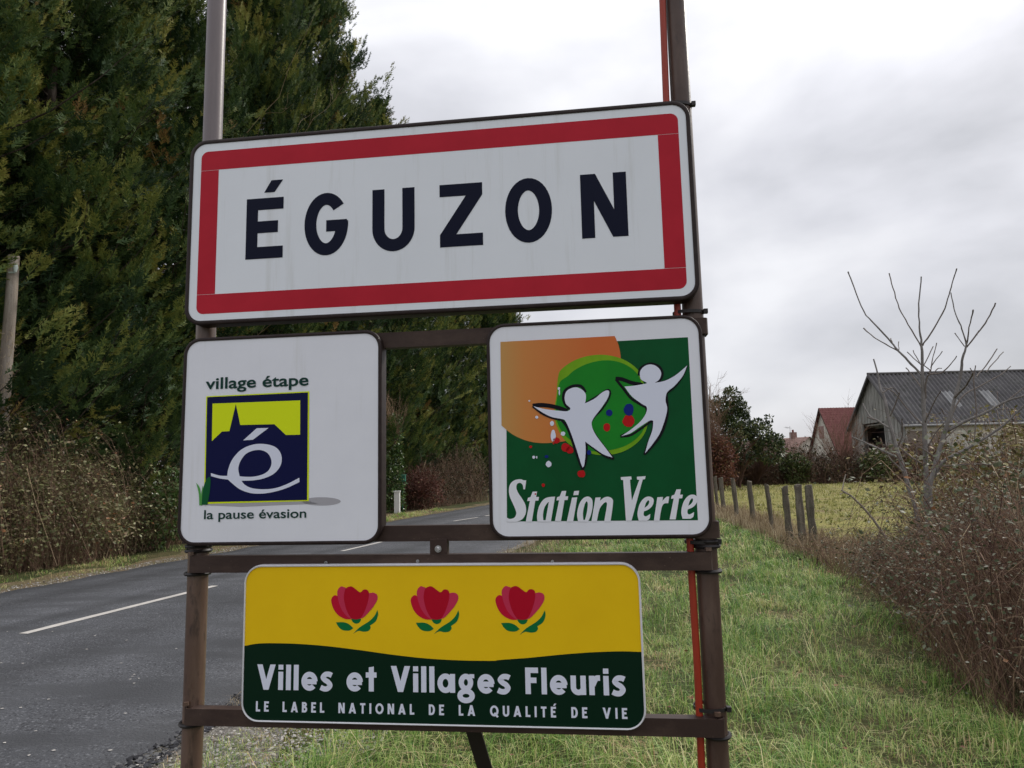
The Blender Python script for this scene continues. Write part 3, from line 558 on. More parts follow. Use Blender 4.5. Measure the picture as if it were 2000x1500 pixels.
S.flat('logo_letter', [[T1(*p) for p in ((540, 688), (617, 686), (515, 763), (452, 767))],
    [[T1(*p) for p in smooth([(241, 980, 1), (300, 996), (348, 998, 1), (356, 950), (385, 885), (440, 827), (510, 796), (580, 790), (650, 805), (690, 840), (703, 890), (690, 940), (650, 985), (590, 1013), (520, 1027), (440, 1030, 1), (465, 1058), (510, 1078), (580, 1085), (660, 1078), (740, 1050), (817, 1010, 1), (818, 1038, 1), (740, 1075), (660, 1100), (580, 1113), (500, 1110), (430, 1085), (378, 1045), (353, 1022, 1), (300, 1015), (243, 1000, 1)])],
     [T1(*p) for p in smooth([(429, 1001, 1), (420, 950), (435, 900), (470, 855), (520, 833), (570, 831), (610, 850), (632, 885), (635, 925), (615, 965), (575, 990), (520, 1003), (470, 1004)])]]], 'lav', 4)
S.flat('printed_grass', [[T1(*p) for p in smooth([(145, 1042, 1), (172, 1085), (180, 1190, 1), (166, 1190, 1), (162, 1110)])], [T1(*p) for p in smooth([(188, 1060, 1), (196, 1110), (186, 1190, 1), (176, 1190, 1), (178, 1120)])]], 'grassp', 4)
S.flat('printed_grass', [[T1(*p) for p in smooth([(182, 1186, 1), (190, 1090), (212, 1022), (238, 1010), (236, 1090), (219, 1187, 1)])]], 'grassd', 5)
fonttext(S, 'village étape', T1(207, 400)[0], T1(876, 400)[0], T1(300, 430)[1], T1(300, 357)[1], 'txt', 4, .018)
fonttext(S, 'la pause évasion', T1(197, 1250)[0], T1(862, 1250)[0], T1(200, 1279)[1], T1(200, 1221)[1], 'txt', 4, .012)

# ---- 3: Station Verte
S = Sign('station_sign', -.1590*SD_, .1540*SD_, -.0980*SD_, .2175*SD_, 'square sign of two white dancing figures on orange and green, reading Station Verte')
plate(S, .052, .0095, .040, 'rim', 'white2')
S.flat('green_field', [[T2(*p) for p in ((182, 240), (860, 207), (1292, 183), (1353, 1300), (188, 1308))]], 'g2', 1)
S.flat('orange_sun', [[T2(*p) for p in smooth([(148, 212, 1), (845, 176, 1), (868, 230), (882, 310), (880, 420), (840, 560), (740, 700), (600, 800), (470, 826), (380, 828), (300, 812), (220, 775), (155, 722, 1)])]], 'orange', 2)
S.flat('lime_disc', [[T2(*p) for p in smooth([(500, 430), (520, 380), (600, 325), (700, 295), (800, 293), (900, 320), (980, 375), (1015, 440), (1040, 560), (1050, 650), (1040, 740), (1000, 810), (930, 865), (850, 895), (760, 903), (690, 890), (620, 870), (540, 810), (490, 720), (478, 630), (490, 540)])]], 'lime', 3)
S.flat('green_disc', [[T2(*p) for p in smooth([(510, 460), (560, 420), (600, 385), (680, 345), (780, 325), (870, 335), (950, 375), (1000, 440), (1030, 560), (1035, 650), (1025, 735), (980, 800), (900, 850), (800, 875), (720, 880), (640, 850), (540, 780), (495, 700), (487, 620), (496, 540)])]], 'g3', 4)
px1 = (T2(1000, 600)[0]-T2(900, 600)[0])/100
f1 = [(350, 605, 1), (420, 622), (500, 632), (555, 635), (575, 618), (548, 590), (540, 550), (555, 510), (600, 490), (640, 500), (668, 530), (668, 570), (662, 588, 1), (720, 560), (770, 520), (800, 508), (812, 520), (800, 560), (760, 620), (715, 680), (705, 720), (730, 780), (790, 860), (832, 917, 1), (780, 900), (720, 860), (665, 820, 1), (668, 880), (660, 960), (650, 978, 1), (640, 955), (610, 860), (575, 760), (545, 695), (520, 682), (460, 670), (400, 640)]
f2 = [(905, 485, 1), (960, 480), (1020, 470), (1040, 462), (1005, 440), (1000, 395), (1025, 362), (1065, 350), (1105, 365), (1128, 400), (1118, 440), (1090, 462, 1), (1150, 450), (1210, 420), (1260, 380), (1287, 356, 1), (1260, 420), (1210, 480), (1165, 520), (1155, 570), (1165, 620), (1150, 690), (1120, 770), (1080, 830), (1030, 892, 1), (1050, 820), (1075, 750), (1080, 695, 1), (1060, 692), (1000, 730), (940, 770), (885, 787, 1), (940, 750), (1000, 700), (1035, 650), (1040, 610), (1010, 590), (950, 545)]
def ink(lines): return [([T2(*p) for p in opensm(pts)], w*px1) for pts, w in lines]
S.strokes('figure_outline', ink([([(575, 622), (545, 595), (532, 550), (545, 508), (590, 482), (640, 483), (668, 520)], 18), ([(345, 602), (400, 597), (480, 608), (558, 634)], 26), ([(345, 605), (400, 648), (460, 675), (530, 692)], 12), ([(520, 685), (560, 740), (600, 850), (635, 950), (652, 990)], 18), ([(650, 990), (668, 940), (674, 870), (668, 815)], 16), ([(663, 818), (730, 868), (790, 908), (840, 924)], 16), ([(840, 924), (780, 850), (722, 770), (700, 715), (718, 675), (770, 620), (808, 560), (818, 520), (800, 505), (740, 542), (662, 588)], 11)]), 'black', 5)
S.strokes('figure_outline', ink([([(992, 418), (1000, 378), (1030, 355), (1070, 345), (1115, 362), (1136, 400), (1125, 440), (1095, 466)], 15), ([(850, 436), (890, 440), (950, 462), (1015, 474)], 24), ([(852, 440), (900, 500), (950, 560), (1038, 612)], 16), ([(1033, 605), (1040, 650), (1000, 708), (940, 757), (880, 787)], 12), ([(880, 790), (940, 782), (1000, 745), (1075, 690)], 13), ([(1078, 690), (1080, 740), (1050, 830), (1026, 900)], 14), ([(1026, 898), (1085, 835), (1135, 760), (1166, 650), (1160, 530)], 15), ([(1160, 530), (1215, 485), (1262, 420), (1288, 356)], 8), ([(1288, 358), (1220, 413), (1150, 450), (1040, 470)], 7)]), 'black', 5)
S.flat('white_figure', [[T2(*p) for p in smooth(f1)]], 'lav', 6); S.flat('white_figure', [[T2(*p) for p in smooth(f2)]], 'lav', 6)
for mk, L_ in (('blue2', [(812, 645, 19, 21), (932, 625, 30, 38), (690, 887, 13, 15), (430, 912, 12, 9)]), ('dred', [(797, 733, 21, 25), (490, 813, 22, 18), (545, 855, 26, 26), (573, 872, 22, 22), (642, 1017, 25, 22), (410, 1086, 10, 11), (333, 852, 9, 8), (472, 832, 5, 5), (362, 1140, 5, 5)]), ('lav', [(463, 710, 12, 16), (470, 785, 15, 36), (530, 772, 14, 13), (442, 958, 17, 19), (352, 915, 9, 9), (370, 916, 4, 8), (370, 672, 10, 9), (325, 572, 6, 5), (505, 497, 7, 9), (508, 520, 4, 18), (518, 690, 8, 6)])):
    for cx, cy, rx, ry in L_: S.flat('splash', [[T2(*p) for p in smooth(circ(cx, cy, rx, ry, 12, .08), 3)]], mk, 5 if mk != 'blue2' else 7)
S.flat('splash', [[T2(*p) for p in circ(930, 694, 36, 37, 30, .10)]], 'dred', 6)
def sh(P, dx, dy): return [(p[0]+dx, p[1]+dy, *p[2:]) for p in P]
tt_ = [(345, 1126), (372, 1125), (366, 1158), (384, 1158), (380, 1180), (361, 1181), (340, 1309), (303, 1309), (328, 1182), (312, 1183), (316, 1164), (332, 1158)]
_letters = ([[T2(*p) for p in smooth([(306, 1056, 1), (298, 1112, 1), (288, 1110, 1), (284, 1085), (268, 1072), (250, 1080), (246, 1105), (258, 1135), (285, 1175), (303, 1215), (302, 1260), (280, 1295), (240, 1311, 1), (187, 1309, 1), (187, 1283, 1), (205, 1292), (232, 1285), (245, 1262), (240, 1235), (225, 1200), (207, 1160), (200, 1120), (208, 1080), (235, 1056), (270, 1050), (290, 1056)])]]
    + [[T2(*p) for p in sh(tt_, dx, dy)] for dx, dy in ((0, 0), (178, -4), (877, -14))]
    + [[[T2(*p) for p in smooth([(374, 1309, 1), (372, 1270), (384, 1215), (410, 1175), (440, 1160), (482, 1156, 1), (456, 1309, 1)])], [T2(*p) for p in smooth([(410, 1300, 1), (408, 1265), (416, 1225), (432, 1198), (444, 1188, 1), (424, 1300, 1)])]]]
    + [[T2(*p) for p in ((585, 1162), (617, 1160), (592, 1309), (553, 1309))], [T2(*p) for p in ((598, 1122), (628, 1120), (624, 1146), (593, 1148))]]
    + [[[T2(*p) for p in smooth([(622, 1309, 1), (616, 1260), (630, 1200), (655, 1165), (685, 1156), (708, 1175), (710, 1220), (698, 1275), (682, 1309, 1)])], [T2(*p) for p in smooth([(654, 1298, 1), (652, 1255), (662, 1205), (674, 1185), (681, 1200), (676, 1250), (664, 1298, 1)])]]]
    + [[T2(*p) for p in smooth([(728, 1162, 1), (760, 1160, 1), (755, 1182, 1), (780, 1162), (808, 1157), (832, 1172), (834, 1205), (820, 1309, 1), (781, 1309, 1), (797, 1215), (794, 1190), (775, 1200), (752, 1235), (736, 1309, 1), (703, 1309, 1)])]]
    + [[T2(*p) for p in ((882, 1037), (946, 1033), (949, 1051), (938, 1053), (950, 1180), (995, 1054), (982, 1052), (980, 1035), (1034, 1031), (1030, 1049), (1016, 1052), (948, 1303), (914, 1303), (897, 1055), (884, 1054))]]
    + [[T2(*p) for p in smooth([(1105, 1160, 1), (1140, 1158, 1), (1136, 1182, 1), (1160, 1158), (1178, 1156, 1), (1172, 1196, 1), (1145, 1200), (1130, 1230), (1118, 1303, 1), (1084, 1303, 1)])]])
for _l in _letters: S.flat('letter', [_l], 'white2', 3)
for dx, dy in ((0, 0), (267, -12)):
    S.flat('letter', [[[T2(*p) for p in smooth(sh([(992, 1303, 1), (984, 1260), (998, 1200), (1028, 1163), (1060, 1156), (1082, 1172), (1078, 1205), (1055, 1232), (1024, 1246, 1), (1022, 1268), (1036, 1276), (1062, 1262, 1), (1058, 1290), (1040, 1303, 1)], dx, dy))], [T2(*p) for p in smooth(sh([(1027, 1224, 1), (1036, 1195), (1050, 1178), (1056, 1190), (1046, 1210)], dx, dy))]]], 'white2', 3)

# ---- 4: Villes et Villages Fleuris
S = Sign('flower_label_sign', -.5300*SD_, .0515*SD_, -.3530*SD_, -.1304*SD_, 'wide yellow and dark green sign with three red tulips, lowest on the frame')
plate(S, .050, .0055, .020, 'alu', 'yellow', proud=.004)
hw, hh = S.w/2-.0056, S.h/2-.0056; o = rrect(S.uc-hw, S.uc+hw, S.vc-hh, S.vc+hh, .0444)
wave = [T3(*p) for p in ((132, 775), (250, 757), (400, 755), (550, 760), (750, 775), (1000, 805), (1250, 840), (1500, 868), (1750, 883), (2000, 887))]+[T4(*p) for p in ((400, 780), (600, 765), (800, 745), (1000, 730), (1200, 723), (1340, 727))]
wave[0] = (S.uc-hw, wave[0][1]); wave[-1] = (S.uc+hw, wave[-1][1]); wv = opensm(wave, 6)
low = [p for p in o if p[1] < S.vc]; S.flat('green_wave', [low+wv[::-1]], 'dgreen', 1)
def tulip(du, dv, sc):
    c = T3(985, 500)
    f = lambda P: [((T3(*p[:2])[0]-c[0])*sc+c[0]+du, (T3(*p[:2])[1]-c[1])*sc+c[1]+dv) for p in smooth(P)]
    p = S.flat('tulip', [f([(945, 572, 1), (1022, 572, 1), (1010, 597), (985, 608), (960, 597)]), f([(832, 598, 1), (890, 597), (930, 612), (962, 642, 1), (930, 660), (880, 655), (850, 630)]), f([(960, 684, 1), (1010, 635), (1080, 590), (1120, 550), (1143, 505, 1), (1148, 540), (1130, 590), (1087, 622, 1), (1092, 640), (1075, 662), (1040, 668), (1000, 662)])], 'leafg', 1)
    S.flat('petal', [f([(820, 395), (800, 415), (797, 445), (815, 500), (850, 545), (900, 572), (945, 575, 1), (910, 520), (870, 460), (855, 410), (838, 397)])], 'tul3', 1.5, p)
    S.flat('petal', [f([(870, 328), (848, 350), (842, 385), (855, 450), (880, 510), (920, 558), (955, 574, 1), (940, 540), (910, 480), (900, 410), (908, 345), (890, 332)])], 'tul2', 2, p)
    S.flat('petal', [f([(1085, 378), (1115, 375), (1140, 390), (1143, 425), (1120, 470), (1080, 520), (1040, 560), (1005, 573, 1), (1030, 520), (1055, 450), (1070, 385)])], 'tul2', 2, p)
    S.flat('petal', [f([(935, 328), (905, 345), (893, 390), (893, 430), (910, 500), (935, 550), (958, 572), (1010, 570), (1040, 530), (1070, 450), (1080, 385), (1068, 355), (1040, 352), (1015, 372), (985, 352), (958, 332)])], 'tul1', 2.5, p)
tulip(0, 0, 1)
a = T3(893, 390)[0]; tulip(T3(1492, 390)[0]-a, T3(1492, 390)[1]-T3(893, 390)[1], 1); tulip(T4(457, 350)[0]-a, 0, 1)
vb = T3(320, 1104)[1]; vt = T3(260, 913)[1]; word(S, 'Villes et Villages Fleuris', T3(240, 1000)[0], T4(1233, 960)[0], vb, vt-vb, .205, 'lav', 2, track=.12, space=.46)
vb = T3(250, 1267)[1]; vt = T3(250, 1190)[1]; word(S, 'LE LABEL NATIONAL DE LA QUALITÉ DE VIE', T3(231, 1230)[0], T4(1245, 1150)[0], vb, vt-vb, .20, 'lav', 2, track=.42, space=1.05)

# ================================================================ VEGETATION BUILDERS (numpy, one mesh per part)
def rotz(a): c, s_ = np.cos(a), np.sin(a); z = np.zeros_like(a); o = np.ones_like(a); return np.stack([np.stack([c, -s_, z], -1), np.stack([s_, c, z], -1), np.stack([z, z, o], -1)], -2)
def frames(d, roll):
    """orthonormal frames with x along d; roll about it. -> (N,3,3) columns x,y,z"""
    d = d/np.linalg.norm(d, axis=1, keepdims=True); up = np.tile(np.array([0, 0, 1.]), (len(d), 1)); up[np.abs(d[:, 2]) > .95] = (1, 0, 0)
    y = np.cross(up, d); y /= np.linalg.norm(y, axis=1, keepdims=True); z = np.cross(d, y); c = np.cos(roll)[:, None]; s_ = np.sin(roll)[:, None]
    return np.stack([d, y*c+z*s_, -y*s_+z*c], -1)
def stamp(tv, tt, tint_t, pos, fr_, scl, tint_i, tmul=1.):
    """copies of a template (verts, tris) at pos with frame and scale -> verts, tris, tint"""
    n = len(pos); V = np.einsum('nij,kj->nki', fr_, tv)*scl[:, None, None]+pos[:, None, :]
    T = tt[None]+(np.arange(n)*len(tv))[:, None, None]; ti = np.clip(tint_i[:, None]+tint_t[None]*tmul, 0, 1)
    return V.reshape(-1, 3), T.reshape(-1, 3), ti.ravel()
def tubes(P, rad, tint=None):
    """P (N,K,3) centre lines, rad (N,K): three-sided tubes"""
    Nn, K, _ = P.shape; d = np.gradient(P, axis=1); d /= np.linalg.norm(d, axis=2, keepdims=True)+1e-9
    ref = np.array([.31, .17, .94]); a = np.cross(d, ref); a /= np.linalg.norm(a, axis=2, keepdims=True)+1e-9; b = np.cross(d, a)
    ang = np.array([0, 2.094, 4.189]); V = P[:, :, None, :]+(a[:, :, None, :]*np.cos(ang)[:, None]+b[:, :, None, :]*np.sin(ang)[:, None])*rad[:, :, None, None]
    i = np.arange(Nn)[:, None, None]*K*3; k = np.arange(K-1)[None, :, None]*3; s_ = np.arange(3)[None, None, :]; s2 = (s_+1) % 3
    A = i+k+s_; B = i+k+s2; C_ = A+3; D = B+3
    T = np.concatenate([np.stack([A, B, D], -1).reshape(-1, 3), np.stack([A, D, C_], -1).reshape(-1, 3)])
    ti = np.repeat((np.zeros(Nn) if tint is None else tint), K*3); return V.reshape(-1, 3), T, ti
def merge(parts):
    off = 0; V = []; T = []; I = []
    for v, t_, i in parts: V.append(v); T.append(t_+off); I.append(i); off += len(v)
    return np.concatenate(V), np.concatenate(T), np.concatenate(I)
# conifer spray: flat feather of jagged pinnae along +x, slightly drooping
def spray_template(seed, npin=6):
    g = np.random.default_rng(seed); V = []; T = []; C_ = []
    def tri(p, q, r, c): n = len(V); V.extend([p, q, r]); T.append((n, n+1, n+2)); C_.extend(c)
    for i in range(npin):
        s_ = (i+.4)/npin; x_ = .02+.85*s_; L_ = .40*(1-.70*s_)*(.65+.5*min(1, s_*3))
        for sg in (1, -1):
            a = R(40+g.uniform(-16, 16)); x0 = x_+g.uniform(-.06, .06); L_ *= g.uniform(.65, 1.25); dx, dy = math.cos(a)*L_, sg*math.sin(a)*L_; dz = g.uniform(-.16, .12)-.02; z0 = -.06*x0*x0
            tri((x0-.065, 0, z0), (x0+.065, 0, z0), (x0+dx, dy, z0+dz), (0, 0, .30))
            for f_, s2 in (((.30, 1),) if (i+sg) % 3 else ((.5, -1),)):
                q = (x0+dx*f_, dy*f_, z0+dz*f_); l2 = L_*.50; a2 = math.atan2(dy, dx)+s2*R(38)
                tri((q[0]-dx*.2, q[1]-dy*.2, q[2]), (q[0]+dx*.2, q[1]+dy*.2, q[2]), (q[0]+math.cos(a2)*l2, q[1]+math.sin(a2)*l2, q[2]+g.uniform(-.05, .04)), (.05, .05, .25))
    tri((.55, -.035, -.02), (.57, .035, -.02), (1.1, .0, -.07), (.1, .1, .45))
    return np.array(V), np.array(T), np.array(C_)
SPR = [spray_template(s_) for s_ in (1, 2, 3)]
def lumpy(a, z, ph): return .95+.16*np.sin(3*a+z*.9+ph)+.14*np.sin(5*a-z*1.7+2*ph)+.15*np.sin(z*2.3+a*2+ph*3)+.10*np.sin(z*5.1-a*4+ph)
def conifer_mesh(seed, H, Rm, nb, per, mat_l, mat_w, z0=.6, size=.62):
    """-> crown mesh, trunk mesh. Branches leave the trunk all round; sprays sit along their outer part"""
    g = np.random.default_rng(seed); z = z0+(H-z0)*g.random(nb)**1.02; az = g.uniform(0, 2*math.pi, nb); hz = z/H
    prof = Rm*np.where(hz < .12, .75+hz*2, 1.0)*np.clip((1.0-hz)/.55, 0, 1)**.62
    Lb = np.maximum(.5, prof*lumpy(az, z, seed)*g.uniform(.52, 1.16, nb)); el_ = R(18)+g.normal(0, R(11), nb)+hz*R(26)
    base = np.stack([np.zeros(nb), np.zeros(nb), np.maximum(.2, z-np.sin(el_)*Lb*.6)], -1); K = 6; t_ = np.linspace(0, 1, K)
    r_ = Lb[:, None]*t_[None]; zz = base[:, 2:3]+np.sin(el_)[:, None]*r_*.7+.22*Lb[:, None]*(t_**3)[None]-.10*Lb[:, None]*np.sin(t_*math.pi)[None]
    az2 = az[:, None]+g.normal(0, .10, (nb, 1))*t_[None]; P = np.stack([np.cos(az2)*r_, np.sin(az2)*r_, zz], -1)
    parts = [tubes(P, (.007+.007*Lb[:, None])*(1-.85*t_[None]))]
    crown = []; npl = 5; nsp = per//npl
    # plumes: one at the tip and side plumes, each a sheaf of sprays
    bi = np.repeat(np.arange(nb), npl); pk = np.tile(np.arange(npl), nb); sp = np.array([.97, .80, .62, .46, .30])[pk]+g.normal(0, .04, len(bi)); sp = np.clip(sp, .1, .999); f_ = sp*(K-1); i0 = f_.astype(int); fr2 = (f_-i0)[:, None]
    pos = P[bi, i0]*(1-fr2)+P[bi, i0+1]*fr2; d = P[bi, i0+1]-P[bi, i0]; d /= np.linalg.norm(d, axis=1, keepdims=True)
    yaw = np.where(pk == 0, 0, np.where((pk+bi) % 2 == 0, 1, -1)*R(42))+g.normal(0, .25, len(bi)); c, s2 = np.cos(yaw), np.sin(yaw)
    pd = np.stack([d[:, 0]*c-d[:, 1]*s2, d[:, 0]*s2+d[:, 1]*c, d[:, 2]+g.normal(.22, .22, len(bi))], -1); pd /= np.linalg.norm(pd, axis=1, keepdims=True); plen = (.50+.16*Lb[bi])*g.uniform(.7, 1.25, len(bi))
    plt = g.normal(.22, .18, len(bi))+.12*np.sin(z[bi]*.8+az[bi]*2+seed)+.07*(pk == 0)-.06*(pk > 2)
    pi_ = np.repeat(np.arange(len(bi)), nsp); q_ = g.random(len(pi_)); spos = pos[pi_]+pd[pi_]*(q_*plen[pi_])[:, None]+g.normal(0, .05+.12*np.repeat(1-q_, 1)[:, None], (len(pi_), 3))
    yw = g.normal(0, R(30), len(pi_))*(1.15-.6*q_); c, s2 = np.cos(yw), np.sin(yw); e_ = pd[pi_]; d2 = np.stack([e_[:, 0]*c-e_[:, 1]*s2, e_[:, 0]*s2+e_[:, 1]*c, e_[:, 2]+g.normal(.05, .28, len(pi_))], -1)
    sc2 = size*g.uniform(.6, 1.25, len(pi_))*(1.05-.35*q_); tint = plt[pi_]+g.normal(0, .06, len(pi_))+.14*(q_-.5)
    tint = np.where((g.random(len(bi)) < .012)[pi_], .93, np.clip(tint, .02, .66)); pos = spos
    frm = frames(d2, g.normal(0, .6, len(pi_))); ch = g.integers(0, 3, len(pi_))
    for k in range(3):
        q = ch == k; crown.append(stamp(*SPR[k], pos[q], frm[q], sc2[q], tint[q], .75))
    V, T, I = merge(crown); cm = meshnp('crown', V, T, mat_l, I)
    bm_ = BM(); bm_.tube([(0, 0, -.2), (0.02, 0, H*.3), (-.03, .02, H*.6), (0, 0, H*.96)], [.26, .19, .12, .02], 9); tv = np.array([v[:] for v in bm_.v]); tf = []
    for f in bm_.f:
        for i in range(1, len(f)-1): tf.append((f[0], f[i], f[i+1]))
    V, T, I = merge(parts+[(tv, np.array(tf), np.zeros(len(tv)))]); return cm, meshnp('trunk', V, T, mat_w)
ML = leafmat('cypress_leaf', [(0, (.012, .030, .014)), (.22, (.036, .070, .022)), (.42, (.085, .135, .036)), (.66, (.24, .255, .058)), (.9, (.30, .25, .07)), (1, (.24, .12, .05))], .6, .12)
MB_ = mat('conifer_bark', (.045, .034, .027), .9, .1, noise=[(12, (.14, .115, .095), .45, .7, (1, 1, .2))], bump=(30, .6, .02))
PROTO = [conifer_mesh(11, 21, 3.4, 600, 60, ML, MB_, size=.47), conifer_mesh(12, 18.5, 3.1, 460, 38, ML, MB_, size=.58)]; PROTO.append(PROTO[1])
TREES = [  # x, y, prototype, scale, zscale, turn, label
 (-12.0, 13.2, 0, .95, .9, .3, 'nearest dark cypress, its bright tips reaching in at the left edge above the wooden pole'),
 (-11.2, 16.0, 0, .98, 1.0, 1.2, 'tall dark cypress right behind the wooden pole at the left edge'),
 (-10.8, 20.2, 0, 1.0, .84, 2.9, 'tall dark cypress just left of the left sign post, over the bramble bank'),
 (-9.9, 25.4, 0, 1.0, 1.05, 4.2, 'tall dark cypress directly behind the left sign post'),
 (-8.9, 29.6, 0, 1.10, 1.08, 5.4, 'tallest dark cypress, rising out of the frame right of the left post'),
 (-7.0, 33.8, 1, 1.08, 1.0, .9, 'dark cypress whose pointed edge stands against the sky over the town sign'),
 (-5.9, 38.6, 2, 1.0, .98, 2.1, 'dark cypress seen through the gap between the square signs, left side'),
 (-4.5, 43.5, 2, 1.0, .98, 3.7, 'dark cypress seen in the middle of the gap between the square signs'),
 (-2.6, 49.0, 2, 1.0, .92, 5.0, 'dark cypress seen at the right side of the gap between the square signs'),
 (-.6, 55.0, 2, .95, .84, 1.6, 'last and lowest cypress of the row, its top just under the town sign'),
 (-15.2, 19.5, 1, 1.1, .85, 3.3, 'cypress of the second row, filling the shade behind the wooden pole'),
 (-13.5, 36, 1, 1.0, .8, 2.2, 'cypress of the second row, glimpsed behind the taller ones near the left post'),
 (-11.0, 46, 2, 1.2, .95, .4, 'cypress of the second row, glimpsed behind the gap between the square signs'),
]
for x_, y_, k, s_, sz, tn, lab in TREES:
    r0 = empty('cypress_tree', (x_, y_, 0), tn, label=lab, cat='tree', group='row of dark cypresses along the road')
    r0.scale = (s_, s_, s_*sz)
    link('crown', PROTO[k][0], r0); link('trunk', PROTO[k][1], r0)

# ---- leaves, canes, grass
LEAFT = (np.array([[0, 0, 0], [.45, .32, .07], [1, 0, 0], [.45, -.32, .07]]), np.array([[0, 1, 2], [0, 2, 3]]), np.array([0, 0, .05, 0.]))
def inpoly(P, poly):
    x_, y_ = P[:, 0], P[:, 1]; c = np.zeros(len(P), bool); n = len(poly)
    for i in range(n):
        x0, y0 = poly[i]; x1, y1 = poly[(i+1) % n]; q = ((y0 > y_) != (y1 > y_)) & (x_ < (x1-x0)*(y_-y0)/(y1-y0+1e-12)+x0); c ^= q
    return c
def sample(poly, n, g):
    a = np.array(poly); lo, hi = a.min(0), a.max(0); out = np.zeros((0, 2))
    while len(out) < n: p = lo+(hi-lo)*g.random((n*2, 2)); out = np.vstack([out, p[inpoly(p, poly)]])
    return out[:n]
def thicket(name, poly, hfun, ncane, nstalk, nleaf, seed, m_wood, m_leaf, par, leaf=.05, lowleaf=.15, rad=.0028, spread=.9, topleaf=2.0, leaflab=None, tw=(.3, .25)):
    """arching canes and leaning stalks over a footprint, leaves towards the outside; hfun(x,y) = local height"""
    g = np.random.default_rng(seed); K = 6; t_ = np.linspace(0, 1, K)
    b = sample(poly, ncane, g); h = hfun(b[:, 0], b[:, 1]); az = g.uniform(0, 2*math.pi, ncane); ln = h*g.uniform(.3, 1.0, ncane)*spread; top = h*g.uniform(.55, 1.15, ncane)
    ex = g.uniform(.1, 1.0, ncane)
    P = np.zeros((ncane, K, 3)); P[:, :, 0] = b[:, :1]+np.cos(az)[:, None]*ln[:, None]*t_; P[:, :, 1] = b[:, 1:2]+np.sin(az)[:, None]*ln[:, None]*t_
    P[:, :, 2] = top[:, None]*np.sin(np.minimum(t_[None]*math.pi*(.5+.45*ex[:, None]), math.pi)); P += np.cumsum(g.normal(0, .055, P.shape), axis=1)*np.array([1, 1, .6])*(h[:, None, None]**.5); P[:, :, 2] = np.maximum(P[:, :, 2], .0)
    parts = [tubes(P, (rad*(.5+1.9*g.random((ncane, 1))**3))*(1.1-.7*t_[None]), np.clip(g.normal(tw[0], tw[1], ncane), 0, 1))]
    if nstalk:
        K2 = 4; t2 = np.linspace(0, 1, K2); b2 = sample(poly, nstalk, g); h2 = hfun(b2[:, 0], b2[:, 1])*g.uniform(.3, .95, nstalk); ln2 = g.normal(0, .22, (nstalk, 2))*h2[:, None]
        Q = np.zeros((nstalk, K2, 3)); Q[:, :, 0] = b2[:, :1]+ln2[:, :1]*t2**1.5; Q[:, :, 1] = b2[:, 1:2]+ln2[:, 1:]*t2**1.5; Q[:, :, 2] = h2[:, None]*t2; Q += np.cumsum(g.normal(0, .015, Q.shape), axis=1)
        parts.append(tubes(Q, (rad*.7*g.uniform(.5, 1.4, (nstalk, 1)))*(1.1-.7*t2[None]), np.clip(g.normal(.5, .16, nstalk), 0, .78)))
    V, T, I = merge(parts); link('stems', meshnp('stems', V, T, m_wood, I), par)
    if nleaf:
        i = g.integers(0, ncane, nleaf*3); s_ = g.random(nleaf*3); f_ = s_*(K-1.001); i0 = f_.astype(int); q = (f_-i0)[:, None]; pos = P[i, i0]*(1-q)+P[i, i0+1]*q
        hh_ = hfun(pos[:, 0], pos[:, 1]); w = np.clip(pos[:, 2]/np.maximum(hh_, .1), 0, 1)**topleaf+lowleaf; keep = g.random(len(pos)) < w; pos = pos[keep][:nleaf]; n = len(pos)
        patch = .5+.5*np.sin(pos[:, 0]*2.1+pos[:, 2]*1.3)*np.sin(pos[:, 1]*1.6+1)
        d = g.normal(0, 1, (n, 3)); d[:, 2] = d[:, 2]*.5-.15; V, T, I = stamp(*LEAFT, pos+g.normal(0, .03, pos.shape), frames(d, g.normal(0, .7, n)), leaf*g.uniform(.5, 1.4, n), np.clip(g.normal(.47, .2, n)+.45*(patch-.5), 0, 1))
        link('leaves', meshnp('leaves', V, T, m_leaf, I), par, label=leaflab)
MW = leafmat('bramble_stem', [(0, (.075, .040, .032)), (.35, (.19, .112, .078)), (.6, (.33, .235, .145)), (.85, (.52, .42, .27)), (1, (.42, .30, .21))], .8, 0)
MLB = leafmat('bramble_leaf', [(0, (.13, .08, .055)), (.3, (.10, .12, .045)), (.5, (.20, .205, .085)), (.7, (.32, .30, .15)), (.88, (.42, .34, .22)), (1, (.46, .20, .09))], .5, .15, .4)
MLG = leafmat('bramble_leaf_greyish', [(0, (.055, .042, .036)), (.3, (.060, .078, .032)), (.55, (.12, .135, .078)), (.75, (.24, .245, .18)), (.93, (.36, .345, .28)), (1, (.30, .14, .06))], .6, .15, .25)
def blob_leaves(name, lumps, n, leaf, seed, m_leaf, par, tint=(.45, .2), shell=.72):
    g = np.random.default_rng(seed); c = np.array([l[:3] for l in lumps]); r_ = np.array([l[3] for l in lumps]); w = r_**2; i = g.choice(len(lumps), n, p=w/w.sum())
    d = g.normal(0, 1, (n, 3)); d /= np.linalg.norm(d, axis=1, keepdims=True); rr = r_[i]*(shell+(1.08-shell)*g.random(n)**.6)*(1+.12*np.sin(d[:, 0]*7+i)*np.sin(d[:, 2]*6)); pos = c[i]+d*rr[:, None]; pos[:, 2] = np.maximum(pos[:, 2], .02)
    dd = d+g.normal(0, .8, (n, 3)); V, T, I = stamp(*LEAFT, pos, frames(dd, g.normal(0, .9, n)), leaf*g.uniform(.6, 1.4, n), np.clip(g.normal(tint[0], tint[1], n)+.1*np.sin(i*2.3), 0, 1)); return link(name, meshnp(name, V, T, m_leaf, I), par)
